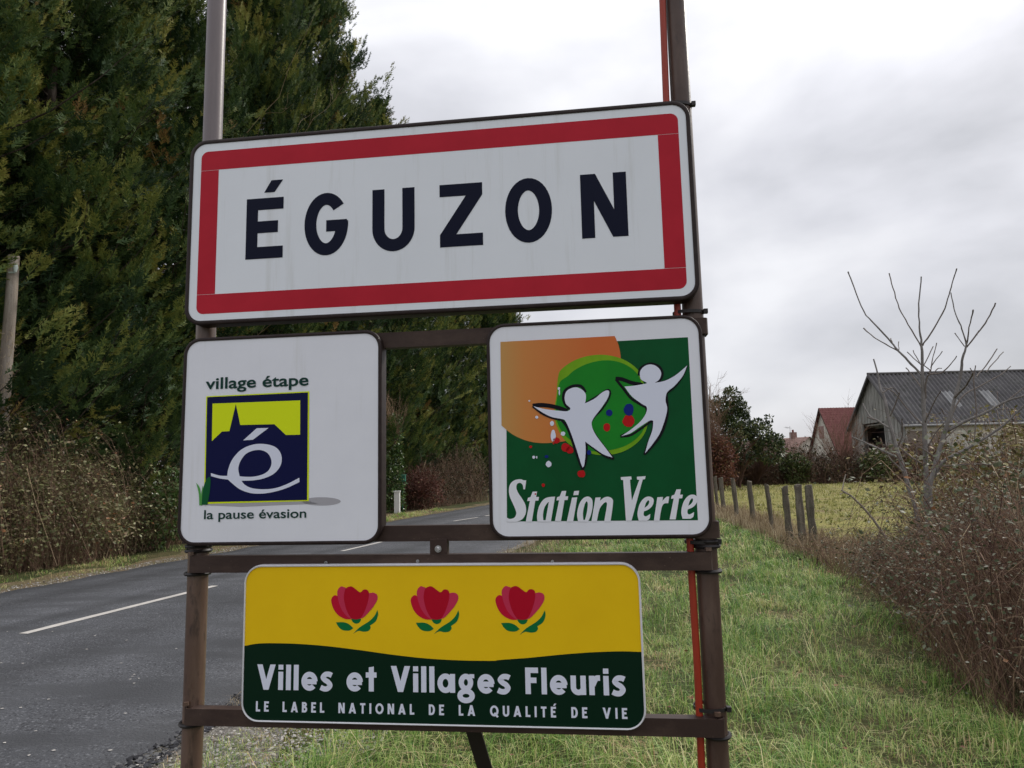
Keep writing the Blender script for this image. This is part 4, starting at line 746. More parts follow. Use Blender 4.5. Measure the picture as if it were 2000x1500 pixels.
MHG = leafmat('hedge_leaf', [(0, (.030, .022, .018)), (.35, (.045, .045, .022)), (.6, (.085, .075, .035)), (.8, (.13, .085, .055)), (1, (.19, .10, .06))], .7, .1)
# left bank behind the road
FL = [gnd(-160, 1150), gnd(0, 1128), gnd(180, 1100), gnd(365, 1062), gnd(520, 1036), gnd(690, 1012)]
def bank(name, i0, i1, depth, h0, h1, nc, ns, nl, seed, label, cat='bush', mw_=None, ml_=None, leaf=.055, **kw):
    a, b = FL[i0], FL[i1]; poly = [(a.x, a.y), (b.x, b.y), (b.x-depth, b.y+.5), (a.x-depth, a.y+.2)]; o = empty(name, ((a.x+b.x)/2-depth/2, (a.y+b.y)/2, 0), 0, label=label, cat=cat)
    ox, oy = o.location.x, o.location.y; poly = [(p[0]-ox, p[1]-oy) for p in poly]
    def hf(X, Y):
        u = np.clip((Y+oy-a.y)/(b.y-a.y), 0, 1); front = a.x+(b.x-a.x)*u-ox; din = np.clip((front-X)/depth, 0, 1); return (h0+(h1-h0)*u)*(.35+.65*np.sin(np.clip(din*2.2, 0, 1)*math.pi/2))*(1+.12*np.sin(Y*3.1+X)+.1*np.sin(Y*1.1))
    thicket(name, poly, hf, nc, ns, int(nl*1.2), seed, mw_ or MW, ml_ or MLB, o, leaf, lowleaf=.35, tw=(.38, .18), **kw)
    gq = np.random.default_rng(seed+500); LM = []
    for _ in range(16):
        yy = gq.uniform(a.y, b.y)-oy; fx = a.x+(b.x-a.x)*(yy+oy-a.y)/(b.y-a.y)-ox; xx = fx-gq.uniform(.35, 2.0); r_ = gq.uniform(.35, .65); LM.append((xx, yy, max(r_*.8, float(hf(np.array([xx]), np.array([yy]))[0])*gq.uniform(.35, .95)-r_*.4), r_))
    blob_leaves('leaf_clumps', LM, int(nl*.75), leaf*.9, seed+900, ml_ or MLB, o, (.45, .22), .25); return o
bank('bramble_bank', 0, 1, 3.0, 2.3, 2.45, 2000, 700, 9000, 21, 'brown bramble thicket at the far left edge, left of the wooden pole')
bank('bramble_bank', 1, 2, 3.2, 2.35, 2.35, 3000, 1300, 20000, 22, 'tall brown and olive bramble thicket beside the wooden pole', leaf=.068)
bank('bramble_bank', 2, 3, 3.2, 2.35, 1.6, 2900, 1200, 20000, 23, 'brown bramble thicket sloping down towards the left sign post', leaf=.068)
bank('bramble_bank', 3, 4, 3.0, 2.0, 1.8, 1700, 1500, 7000, 24, 'low brambles behind the left square sign')
bank('bramble_bank', 4, 5, 3.0, 1.8, 2.3, 1500, 900, 7000, 25, 'brambles behind the left square sign next to the driveway')

# the brambles past the driveway
FL += [gnd(835, 996), gnd(890, 986), gnd(960, 977)]
bank('bramble_bank', 6, 7, 3.0, 1.1, 1.7, 1000, 500, 4500, 26, 'brown bramble mound at the foot of the cypresses, seen through the gap', ml_=MHG, leaf=.09, rad=.006)
bank('bramble_bank', 7, 8, 3.0, 1.8, 2.8, 1000, 500, 4500, 27, 'ivy grown stems beside the road at the right side of the gap', ml_=MHG, leaf=.09, rad=.006)
def fan(name, base, n, H, spreadx, seed, mat_, par, rad=.012, K=7, tint=.5, yspread=None, fork=3):
    """bare upright stems that fork into twigs"""
    g = np.random.default_rng(seed); t_ = np.linspace(0, 1, K); hs = H*g.uniform(.6, 1.0, n); az = g.uniform(0, 2*math.pi, n); sx_ = spreadx*g.uniform(.1, 1, n); P = np.zeros((n, K, 3))
    P[:, :, 0] = base[0]+np.cos(az)[:, None]*sx_[:, None]*t_**1.3; P[:, :, 1] = base[1]+np.sin(az)[:, None]*(yspread or spreadx)*t_**1.3*g.uniform(.1, 1, (n, 1)); P[:, :, 2] = base[2]+hs[:, None]*t_; P += np.cumsum(g.normal(0, H*.008, P.shape), 1)
    parts = [tubes(P, rad*(1.1-.9*t_[None])*g.uniform(.6, 1.1, (n, 1)), np.full(n, tint))]; cur = P; hh = H
    for lv in range(fork):
        m2 = len(cur)*3; i = g.integers(0, len(cur), m2); k = g.integers(1, K-1, m2); b = cur[i, k]; d = cur[i, k+1]-cur[i, k]; d /= np.linalg.norm(d, axis=1, keepdims=True)+1e-9; d += g.normal(0, .45, d.shape); d[:, 2] = np.abs(d[:, 2])+.1; d /= np.linalg.norm(d, axis=1, keepdims=True); hh *= .42
        Q = b[:, None, :]+d[:, None, :]*(hh*g.uniform(.4, 1, m2))[:, None, None]*t_[None, :, None]+np.cumsum(g.normal(0, hh*.02, (m2, K, 3)), 1); parts.append(tubes(Q, np.full((m2, 1), rad*.45*.6**lv)*(1.1-.8*t_[None]), np.full(m2, tint))); cur = Q
    V, T, I = merge(parts); return link(name, meshnp(name, V, T, mat_, I), par)
MIV = leafmat('ivy_leaf', [(0, (.020, .040, .012)), (.35, (.045, .090, .020)), (.65, (.11, .19, .045)), (.9, (.24, .31, .12)), (1, (.30, .28, .12))], .35, .15, .6)
MRD = leafmat('red_twig_leaf', [(0, (.07, .030, .024)), (.5, (.15, .062, .045)), (.8, (.26, .12, .07)), (1, (.16, .15, .06))], .7, .15)
# glossy green bush by the left post
g0_ = gnd(308, 1076); o = empty('ivy_bush', (g0_.x-.25, g0_.y+.25, 0), 0, label='round glossy green ivy bush between the brambles and the left square sign', cat='bush')
blob_leaves('leaves', [(0, 0, .75, .62), (.5, .1, .85, .55), (.25, .3, 1.35, .50), (.95, .2, 1.2, .55), (-.2, .2, 1.1, .4)], 3600, .085, 31, MIV, o, (.55, .22)); fan('stems', (0.3, .1, 0), 16, 1.3, .6, 32, MW, o, .01, fork=2)
# things seen through the gap between the two square signs
g0_ = gnd(768, 1002); o = empty('ivy_clad_trunk', (g0_.x, g0_.y+.4, 0), 0, label='ivy covered stump with bare twigs on top at the left side of the gap', cat='tree')
blob_leaves('leaves', [(0, 0, k*.45+.2, .42-.02*k) for k in range(9)], 2600, .11, 33, MIV, o, (.42, .25)); fan('stems', (0, 0, 2.8), 22, 2.2, 1.0, 34, MW, o, .016, fork=2)
p0, p1 = at(767, 992, g0_.y-.2), at(777, 955, g0_.y-.2); bm_ = BM(); bm_.box(-.11, .11, -.11, .11, 0, .85); bm_.box(-.13, .13, -.13, .13, .85, .90)
link('gate_pillar', bm_.mesh('gate_pillar', mat('white_render', (.70, .70, .68), .8, .2, noise=[(6, (.5, .5, .46), .5, .8, (1, 1, 1))]), False, .01), loc=(p1.x-.02, g0_.y-.25, 0), label='small white gate pillar at the driveway behind the gap between the signs', cat='pillar')
bx = at(786, 935, g0_.y+.6); o = empty('letter_box', (bx.x, bx.y, 0), 0, label='green letter box on a thin post beside the white gate pillar', cat='letter box'); gm = mat('box_green', (.02, .14, .09), .5)
bm_ = BM(); bm_.box(-.13, .13, -.12, .12, bx.z-.14, bx.z+.12); bm_.add([(-.15, -.14, bx.z+.12), (.15, -.14, bx.z+.12), (.15, .14, bx.z+.16), (-.15, .14, bx.z+.16), (-.15, -.14, bx.z+.135), (.15, -.14, bx.z+.135), (.15, .14, bx.z+.175), (-.15, .14, bx.z+.175)], [(0, 3, 2, 1), (4, 5, 6, 7), (0, 1, 5, 4), (1, 2, 6, 5), (2, 3, 7, 6), (3, 0, 4, 7)]); link('box', bm_.mesh('box', gm, False, .006), o)
bm_ = BM(); bm_.tube([(0, 0, -.1), (0, 0, bx.z-.14)], .03, 8); link('pole', bm_.mesh('pole', gm, True), o)
g0_ = gnd(818, 998); o = empty('red_shrub', (g0_.x, g0_.y+1, 0), 0, label='dark red twiggy shrub beside the driveway, seen through the gap', cat='shrub'); fan('stems', (0, 0, 0), 90, 2.0, 1.1, 35, MRD, o, .012, tint=.4, fork=2); blob_leaves('leaves', [(0, 0, .9, .9), (.5, 0, .7, .6), (-.4, 0, 1.1, .6)], 2200, .09, 36, MRD, o, (.3, .2), .3)
# wooden pole at the left edge, with clinging rootlets
pb = gnd(2, 1120); pz = at(38, 505, pb.y+.0); MPW = mat('weathered_wood', (.26, .215, .175), .9, .15, noise=[(9, (.40, .35, .30), .42, .68, (1, 1, .12)), (40, (.10, .08, .065), .58, .75, (1, 1, .08))], bump=(40, .7, .02))
o = empty('wooden_pole', (pb.x-.1, pb.y+.25, 0), 0, label='weathered grey wooden pole standing in the brambles at the left edge', cat='pole')
PY = pb.y+.25; pc = Vector((pb.x-.1, PY, 0)); PP = [at(x_, y_, PY)-pc for x_, y_ in ((27, 500), (21, 590), (13, 690), (5, 800), (-3, 900), (-12, 1010))]; PP.append(Vector((PP[-1].x-.05, 0, -.2)))
bm_ = BM(); g_ = random.Random(5); bm_.tube([p+Vector((g_.uniform(-.008, .008), 0, 0)) for p in PP], [.095, .10, .105, .11, .115, .12, .13], 14); link('shaft', bm_.mesh('shaft', MPW, True), o)
bm_ = BM(); q = PP[0]+Vector((.12, -.10, -.35)); bm_.tube([q, q+Vector((0, 0, .09)), q+Vector((0, 0, .16))], [.025, .045, .03], 10); bm_.box(q.x-.12, q.x, -.11, -.09, q.z-.02, q.z+.01); link('insulator', bm_.mesh('insulator', mat('porcelain', (.55, .62, .58), .25, .6), True), o)
gg = np.random.default_rng(8); n = 260; zz = gg.uniform(.6, 4.4, n); aa = gg.uniform(-.4, 1.9, n); t_ = np.linspace(0, 1, 5); P = np.zeros((n, 5, 3)); cx = np.interp(zz, [p.z for p in PP[::-1]], [p.x for p in PP[::-1]])
P[:, :, 0] = cx[:, None]+np.sin(aa)[:, None]*(.10+gg.uniform(.02, .18, n)[:, None]*t_**.8); P[:, :, 1] = -np.cos(aa)[:, None]*(.10+gg.uniform(.01, .1, n)[:, None]*t_); P[:, :, 2] = zz[:, None]+gg.normal(0, .08, n)[:, None]*t_; P += np.cumsum(gg.normal(0, .008, P.shape), 1)
V, T, I = tubes(P, np.full((n, 5), .0028), np.full(n, .8)); link('rootlets', meshnp('rootlets', V, T, MW, I), o, kind='stuff')

# ---- right: bramble thicket
FR = [gnd(2200, 1500), gnd(2000, 1465), gnd(1850, 1400), gnd(1760, 1290), gnd(1700, 1200), gnd(1640, 1120)]
fr_ = [(p.x, p.y) for p in FR]; print('FR', fr_)
FR = [Vector((p.x+.22, p.y, 0)) for p in FR]; fr_ = [(p.x, p.y) for p in FR]
def edge_x(Y): return np.interp(Y, [p[1] for p in fr_], [p[0] for p in fr_])
def hR(X, Y):
    h = np.interp(Y, [3.0, 4.5, 6, 8, 9.2, 10.5, 12], [1.05, 1.18, 1.22, 1.05, .75, .50, .35]); din = X-edge_x(Y); return np.maximum(.15, h*np.clip(.45+din*.75, .35, 1)*(1+.09*np.sin(Y*4.1+X*2)+.08*np.sin(X*5.3)+.05*np.sin(Y*9)))
polyR = [fr_[0], fr_[1], fr_[2], fr_[3], fr_[4], fr_[5], (fr_[5][0]+1.6, fr_[5][1]+.3), (fr_[3][0]+3.0, fr_[3][1]+.8), (fr_[1][0]+3.6, fr_[1][1]+.6), (fr_[0][0]+2.2, fr_[0][1]-.2)]
o = empty('bramble_thicket', (3.5, 5.5, 0), 0, label='large tangled bramble thicket with grey green leaves filling the right foreground', cat='bush')
def off(f, ox, oy): return lambda X, Y: f(X+ox, Y+oy)
polyRl = [(x_-3.5, y_-5.5) for x_, y_ in polyR]
thicket('x', polyRl, off(hR, 3.5, 5.5), 6000, 6500, 19000, 41, MW, MLG, o, .031, lowleaf=.018, rad=.0023, topleaf=5.0, spread=1.0, tw=(.27, .22))
thicket('x', [(-.2, -.9), (1.2, -1.2), (2.2, 1.0), (.7, 1.2)], lambda X, Y: 1.50+.12*np.sin(X*4)+0*X, 240, 0, 3000, 42, MW, MLG, o, .042, lowleaf=.0, rad=.003, topleaf=5.0, spread=1.1)
# dry grass curtain hanging at the thicket's foot
def blades(poly, n, h, w, m_, par, seed, name='grass', lean=.5, tint=(.4, .2), tuft=.6, tuftr=.035, dens=None, z=0., K=3, droop=.5, gzf=None, **k):
    g = np.random.default_rng(seed); p = sample(poly, int(n*3) if dens else n, g)
    if dens: p = p[g.random(len(p)) < dens(p[:, 0], p[:, 1])][:n]; n = len(p)
    if tuft: nt_ = max(1, n//14); c = p[:nt_]; i = g.integers(0, nt_, n); use = g.random(n) < tuft; p = np.where(use[:, None], c[i]+g.normal(0, tuftr, (n, 2))*(1+0*p), p); ta = g.uniform(0, 6.28, nt_)[i]; tb = g.normal(0, .15, nt_)[i]; th = g.uniform(.7, 1.3, nt_)[i]
    else: ta = g.uniform(0, 6.28, n); tb = 0; th = 1
    az = np.where(g.random(n) < .6, ta+g.normal(0, .6, n), g.uniform(0, 6.28, n)); dist = np.maximum(3, p[:, 1]); pn = np.sin(p[:, 0]*2.9+1.7*np.sin(p[:, 1]*1.3))*np.sin(p[:, 1]*2.3+.9*np.sin(p[:, 0]*2.1))+.5*np.sin(p[:, 0]*7.1+p[:, 1]*3.3)*np.sin(p[:, 1]*6.3); hh = h*th*g.uniform(.45, 1.25, n)*(1+.55*pn); ww = w*g.uniform(.6, 1.3, n)*np.maximum(1, dist/6); ln = np.abs(g.normal(0, lean, n))*hh+.1*hh
    d = np.stack([np.cos(az), np.sin(az), 0*az], -1); sd = np.stack([-np.sin(az+g.normal(0, .5, n)), np.cos(az), 0*az], -1); zz = np.array([gz(a, b) for a, b in p[::1]]) if gzf else np.zeros(n)
    b0 = np.stack([p[:, 0], p[:, 1], zz+z-.01], -1); mid = b0+d*(ln*.35)[:, None]+np.array([0, 0, 1])*(hh*.62)[:, None]; tip = b0+d*(ln*1.25)[:, None]+np.array([0, 0, 1])*(hh*(1-droop*np.clip(ln/hh, 0, 1.2)))[:, None]; tip[:, 2] = np.maximum(tip[:, 2], z+.005)
    V = np.stack([b0-sd*ww[:, None]/2, b0+sd*ww[:, None]/2, mid-sd*ww[:, None]*.42, mid+sd*ww[:, None]*.42, tip], 1); i = np.arange(n)[:, None]*5; T = np.concatenate([i+np.array([0, 1, 3]), i+np.array([0, 3, 2]), i+np.array([2, 3, 4])]); ti = np.clip(g.normal(tint[0], tint[1], n)+tb-.17*pn*(1 if tuft else 0), 0, 1)
    if dens is not None and k.get('patch'): pass
    k.pop('patch', None); me = meshnp(name, V.reshape(-1, 3), T, m_, np.repeat(ti, 5)); return link(name, me, par, **k)
MG = leafmat('verge_grass', [(0, (.050, .12, .020)), (.3, (.15, .32, .052)), (.52, (.34, .48, .11)), (.68, (.60, .62, .24)), (.85, (.74, .65, .36)), (1, (.52, .33, .18))], .5, .3, .35)
MDG = leafmat('dry_grass', [(0, (.16, .11, .065)), (.4, (.34, .26, .16)), (.75, (.50, .41, .27)), (1, (.62, .53, .38))], .7, .25)
MFG = leafmat('field_grass_blades', [(0, (.13, .15, .035)), (.4, (.25, .26, .07)), (.75, (.40, .37, .14)), (1, (.45, .38, .22))], .6, .25)
blades([(fr_[1][0]-.15, fr_[1][1]), (fr_[2][0]-.1, fr_[2][1]), (fr_[4][0]-.1, fr_[4][1]), (fr_[4][0]+.5, fr_[4][1]), (fr_[2][0]+.6, fr_[2][1]), (fr_[1][0]+.8, fr_[1][1])], 5200, .62, .0035, MDG, o, 43, 'dry_stalks', lean=.35, tint=(.25, .2))
# low brown growth along the fence foot
FP2 = [(float(FX(Y)), Y) for Y in (10.2, 12, 15, 19, 24)]
o = empty('low_brambles', (FP2[1][0], 11, 0), 0, label='low brown brambles and dead stems at the near end of the fence', cat='bush')
thicket('x', [(-.75, -1.3), (.6, -1.4), (1.2, 1.8), (-.15, 2.4), (-.4, .8)], lambda X, Y: .40+.1*np.sin(X*5+Y*3), 700, 800, 900, 44, MW, MLG, o, .035, rad=.003, spread=.9, tw=(.5, .25))
blades([(FP2[0][0]-.1, FP2[0][1]), (FP2[0][0]+1.2, FP2[0][1]), (FP2[2][0]+.9, 15), (FP2[4][0]+.8, 26), (FP2[4][0]-.35, 26), (FP2[2][0]-.3, 15), (FP2[1][0]-.3, 12)], 15000, .30, .0032, MDG, None, 45, 'dry_grass', lean=.22, tint=(.45, .25), tuft=.4, kind='stuff', label='tall pale dry grass along the foot of the post fence')
# verge grass
vp = [(float(REx(Y))+.55, Y) for Y in (2.5, 3.5, 5, 7, 9, 12, 16, 22, 28)]+[(float(FX(Y))-.05, Y) for Y in (28, 22, 16, 13)]+[(p[0]+.25, p[1]) for p in fr_[::-1]]
vp[0] = (-1.1, 2.9); vp[1] = (-1.2, 3.5); vp[2] = (-1.15, 4.6)
def dn(X, Y): return np.clip((3.4/np.maximum(Y, 3.4))**1.35*(.75+.35*np.sin(X*2.3+1)*np.sin(Y*1.7))*np.clip((X-REx(Y)-.3)/.9, .12, 1), 0, 1)
blades(vp, 170000, .13, .0034, MG, None, 51, 'verge_grass', lean=1.0, tint=(.45, .20), dens=dn, gzf=1, kind='stuff', label='tufted winter grass of the roadside verge, green with straw')
# straw clumps lying in the verge
blades(vp, 20000, .20, .0036, MG, None, 52, 'straw_tufts', lean=1.1, tint=(.82, .10), dens=lambda X, Y: dn(X, Y)*(np.sin(X*3.7+1.3)*np.sin(Y*2.9) > .25), tuft=.9, tuftr=.05, gzf=1, kind='stuff', label='bleached straw tufts lying in the verge')
# sparse tufts on the gravel
blades([(-2.0, 3.4), (-1.0, 3.4), (-.75, 5.2), (-1.6, 5.6)], 5200, .075, .0028, MG, None, 53, 'gravel_tufts', lean=.8, tint=(.60, .22), tuft=.95, tuftr=.05, kind='stuff', label='small yellowish tufts growing through the gravel')
blades([(float(REx(Y))+.12, Y) for Y in (5, 9, 14, 20, 30)]+[(float(REx(Y))+1.3, Y) for Y in (30, 20, 14, 9, 5)], 6500, .16, .003, MDG, None, 54, 'roadside_straw', lean=.7, tint=(.5, .2), kind='stuff', label='straw coloured grass along the right edge of the road')
# far verge by the brambles
blades([(float(LEx(Y))-.35, Y) for Y in (8, 12, 17, 22, 30)]+[(float(LEx(Y))-1.7, Y) for Y in (30, 22, 17, 12, 8)], 9000, .10, .0028, MG, None, 55, 'far_verge_grass', lean=.9, tint=(.66, .20), dens=lambda X, Y: np.clip(.25+.9*np.sin(X*1.9+Y*.8)*np.sin(Y*.9+2), .04, 1), kind='stuff', label='short green and brown grass at the foot of the bramble bank')
# field grass near the fence and thicket
blades([(float(FX(8))+1.0, 8), (float(FX(13))+.3, 13), (float(FX(26))+.2, 26), (24, 40), (34, 40), (14, 9)], 26000, .11, .006, MFG, None, 56, 'field_blades', lean=.8, tint=(.45, .22), kind='stuff', label='short yellow green grass of the meadow')
blades([(float(FX(20))+1, 20), (float(FX(30))+.6, 30), (15, 59), (44, 59), (40, 40), (20, 20)], 26000, .16, .0045, MFG, None, 57, 'meadow_tussocks', lean=.8, tint=(.6, .25), tuft=.9, tuftr=.25, kind='stuff', label='rougher tussocks across the far meadow')
# fallen leaves
g = np.random.default_rng(61); p = sample(vp, 500, g); pos = np.stack([p[:, 0], p[:, 1], np.full(500, .05)+.04*g.random(500)], -1); V, T, I = stamp(*LEAFT, pos, frames(g.normal(0, 1, (500, 3))*np.array([1, 1, .3]), g.normal(0, .4, 500)), .05*g.uniform(.5, 1.3, 500), np.clip(g.normal(.8, .2, 500), 0, 1))
link('fallen_leaves', meshnp('fallen_leaves', V, T, MRD, I), kind='stuff', label='brown fallen leaves scattered in the verge grass')
# stones on the shoulder
def stones(name, poly, n, r0, r1, m_, seed, **k):
    g = np.random.default_rng(seed); p = sample(poly, n, g); ov = np.array([[1, 0, 0], [0, 1, 0], [-1, 0, 0], [0, -1, 0], [0, 0, .7], [0, 0, -.5]]); ot = np.array([[0, 1, 4], [1, 2, 4], [2, 3, 4], [3, 0, 4]]); fr__ = frames(g.normal(0, 1, (n, 3))*np.array([1, 1, .25]), g.normal(0, .3, n)); r_ = r0+(r1-r0)*g.random(n)**3
    V, T, I = stamp(ov*np.array([1, .75, .7]), ot, np.zeros(6), np.stack([p[:, 0], p[:, 1], .012+r_*.25], -1), fr__, r_, g.random(n)); return link(name, meshnp(name, V, T, m_, I), kind='stuff', **k)
MST = leafmat('stone', [(0, (.12, .11, .10)), (.5, (.27, .25, .23)), (1, (.45, .43, .40))], .85, 0)
stones('gravel', [(-2.6, 2.6), (-.9, 2.6), (-.8, 5.0), (-.9, 8), (-1.9, 5.6), (-2.05, 4.4)], 16000, .004, .017, MST, 62, label='loose pale gravel beside the road edge')
MCR = leafmat('crumb', [(0, (.02, .02, .023)), (.6, (.06, .06, .066)), (1, (.13, .13, .13))], .9, 0)
stones('asphalt_crumbs', [(float(REx(Y))-.07, Y) for Y in (2.6, 3.4, 4.2, 5, 6, 8)]+[(float(REx(Y))+.22, Y) for Y in (8, 6, 5, 4.2, 3.4, 2.6)], 5200, .008, .03, MCR, 66, label='dark crumbs broken from the edge of the asphalt')
stones('gravel_far', [(float(LEx(Y))-.05, Y) for Y in (7, 12, 18)]+[(float(LEx(Y))-.6, Y) for Y in (18, 12, 7)], 4000, .006, .02, MST, 63, label='grit along the far edge of the road')

# ---- fence posts
MFP = mat('fence_wood', (.12, .105, .085), .95, .1, noise=[(12, (.24, .21, .17), .45, .7, (1, 1, .15)), (30, (.035, .03, .025), .55, .75, (1, 1, .3)), (9, (.16, .19, .12), .6, .75, (1, 1, 1))], bump=(40, .8, .02))
o = empty('post_fence', (FP[0].x, FP[0].y, 0), 0, label='row of rough split wooden fence posts between the verge and the meadow', cat='fence')
gf = random.Random(3)
for px, pyt, wpx in ((1579, 949, 15), (1558, 948, 14), (1533, 950, 13), (1497, 945, 9), (1463, 940, 10), (1431, 935, 9), (1407, 933, 9), (1396, 930, 7)):
    # depth on the fence line
    d = ray(px+4, 1000); den = (d.x-d.y*(FP[1].x-FP[0].x)/(FP[1].y-FP[0].y)); tt0 = (FP[0].x-FP[0].y*(FP[1].x-FP[0].x)/(FP[1].y-FP[0].y))/den; Y = d.y*tt0; Y = min(Y, 26)
    top = at(px, pyt, Y); r_ = wpx/1350*Y/2; bx_ = top.x+gf.uniform(.0, .09); bm_ = BM(); K = 7
    pts = [Vector((bx_+(top.x-bx_)*k/K+gf.uniform(-.008, .008)-FP[0].x, Y-FP[0].y+gf.uniform(-.008, .008), -.1+(top.z+.1)*k/K)) for k in range(K+1)]
    bm_.tube(pts, [r_*gf.uniform(.88, 1.1) for _ in range(K+1)], 7)
    for i in range(len(bm_.v)-7, len(bm_.v)): bm_.v[i] += Vector((0, 0, gf.uniform(-.05, .03)))
    link('post', bm_.mesh('post', MFP), o)

# ---- bare young tree (traced branches with their own depths)
def C7(x_, y_, Y): return at(1380+.31*x_, 500+.31*y_, Y)
MFG2 = mat('fig_bark', (.17, .155, .145), .8, .2, noise=[(20, (.27, .25, .24), .45, .7, (1, 1, .4)), (60, (.11, .09, .08), .6, .75, (1, 1, .4))], bump=(50, .4, .01))
MTW = mat('twig_bark_silhouette', (.14, .115, .10), .8, .2, noise=[(60, (.22, .19, .17), .45, .7, (1, 1, .4))])  # thin branches: colour darkened to read as silhouettes against the sky
BR = [
 ([(1383, 1560, 30), (1385, 1450, 30), (1378, 1250, 28), (1370, 1000, 26), (1360, 750, 21), (1355, 560, 14), (1342, 450, 9), (1338, 300, 8), (1352, 130, 7)], 0, 0),
 ([(1355, 575, 9), (1270, 430, 8), (1215, 330, 7), (1175, 200, 7), (1152, 110, 7)], 0, .25), ([(1358, 565, 10), (1430, 460, 9), (1500, 330, 8), (1535, 220, 7), (1560, 130, 7), (1575, 80, 7)], 0, -.2),
 ([(1352, 745, 15), (1270, 660, 14), (1200, 590, 13), (1165, 545, 11), (1060, 430, 9), (990, 350, 8), (930, 200, 7), (890, 100, 8)], 0, .3), ([(1205, 597, 8), (1100, 540, 7), (1040, 500, 6), (988, 455, 8)], .15, .3),
 ([(1345, 680, 6), (1300, 595, 5)], 0, .1), ([(1350, 685, 6), (1265, 605, 5)], 0, .1), ([(1368, 690, 7), (1430, 570, 5)], 0, .1), ([(1405, 740, 8), (1415, 700, 7), (1430, 630, 5), (1452, 548, 5)], 0, .1), ([(1412, 702, 6), (1485, 600, 5)], 0, -.1), ([(1415, 725, 6), (1370, 690, 6)], 0, 0), ([(1170, 545, 6), (1160, 520, 6)], .1, .1), ([(1212, 590, 5), (1210, 540, 5)], .1, .1),
 ([(1378, 900, 12), (1385, 780, 11), (1410, 745, 9), (1480, 735, 8), (1540, 680, 6), (1575, 630, 5)], 0, -.2), ([(1355, 830, 9), (1310, 770, 8), (1258, 705, 6)], 0, .2), ([(1425, 742, 6), (1455, 710, 6), (1480, 708, 5)], 0, 0),
 ([(1405, 1560, 34), (1410, 1440, 30), (1450, 1280, 27), (1490, 1150, 26), (1520, 1050, 24), (1570, 880, 21), (1600, 740, 18), (1615, 640, 15), (1635, 560, 11), (1610, 460, 8), (1570, 370, 7), (1540, 230, 6)], -.1, -.2),
 ([(1640, 550, 9), (1655, 450, 7), (1680, 340, 8)], -.3, -.2), ([(1640, 575, 9), (1705, 490, 9), (1770, 400, 8), (1822, 295, 8)], -.3, -.1), ([(1625, 570, 6), (1590, 520, 5), (1565, 485, 6)], -.3, 0), ([(1700, 500, 6), (1714, 470, 6)], -.4, 0),
 ([(1565, 890, 12), (1640, 810, 11), (1680, 735, 10)], -.25, -.3), ([(1682, 745, 10), (1692, 900, 8), (1700, 1000, 7), (1690, 1100, 7), (1687, 1175, 6)], -.55, 0), ([(1684, 745, 7), (1696, 690, 6)], -.55, 0), ([(1675, 730, 6), (1662, 705, 5)], -.5, 0),
 ([(1500, 1110, 10), (1600, 900, 9), (1720, 820, 8), (1850, 750, 6), (1915, 695, 5)], -.1, .3), ([(1700, 760, 7), (1760, 690, 7), (1828, 585, 6)], -.3, .2), ([(1760, 730, 6), (1820, 660, 6), (1868, 605, 5)], -.3, .2), ([(1480, 960, 8), (1500, 1000, 6)], 0, 0),
 ([(1310, 1560, 28), (1270, 1440, 28), (1220, 1280, 26), (1160, 1080, 22), (1120, 900, 18), (1095, 830, 14), (1080, 750, 10), (1050, 650, 8)], .1, .3), ([(1155, 1085, 14), (1080, 1040, 12), (1020, 1000, 10), (985, 930, 7)], .3, .2), ([(1205, 1270, 14), (1100, 1220, 13), (1020, 1185, 11), (920, 1140, 7)], .25, .2), ([(1060, 1030, 8), (1010, 1015, 7)], .3, 0),
 ([(1155, 1010, 9), (1190, 930, 8), (1215, 860, 6)], .25, -.1), ([(1205, 1200, 10), (1235, 1120, 8), (1230, 1040, 7)], .2, -.1), ([(1110, 860, 8), (1170, 830, 5), (1210, 870, 4)], .3, .1),
 ([(1430, 1390, 24), (1500, 1290, 20), (1620, 1225, 18), (1750, 1150, 15), (1880, 1060, 12), (2000, 940, 10), (2090, 860, 8)], -.1, -.5), ([(1510, 1105, 20), (1620, 1045, 18), (1750, 990, 15), (1900, 910, 12), (2000, 880, 10), (2120, 800, 8)], -.15, -.4), ([(1900, 905, 8), (1960, 860, 7), (2010, 820, 6)], -.4, 0),
 ([(1372, 1060, 9), (1430, 930, 8), (1475, 850, 6)], 0, -.2), ([(1360, 1060, 9), (1290, 990, 8), (1180, 860, 7), (1110, 830, 5)], 0, .2), ([(1360, 1310, 11), (1280, 1260, 10), (1210, 1200, 8)], 0, .1), ([(1240, 1360, 12), (1180, 1300, 10), (1145, 1260, 8)], .1, .1), ([(1385, 1220, 9), (1440, 1120, 8), (1500, 1050, 6)], 0, -.1), ([(1500, 1150, 9), (1560, 1100, 8), (1575, 1080, 6)], -.1, 0),
 ([(1480, 1300, 9), (1400, 1240, 9), (1330, 1205, 8), (1325, 1290, 7), (1330, 1360, 6)], -.1, .1), ([(1430, 1330, 9), (1700, 1310, 7), (1900, 1330, 6), (2050, 1350, 6)], -.1, -.4),
]
YB = 8.3; bb = at(1812, 960, YB); o = empty('bare_young_tree', (bb.x, YB, 0), 0, label='leafless young tree with long upright grey branches rising behind the bramble thicket', cat='tree')
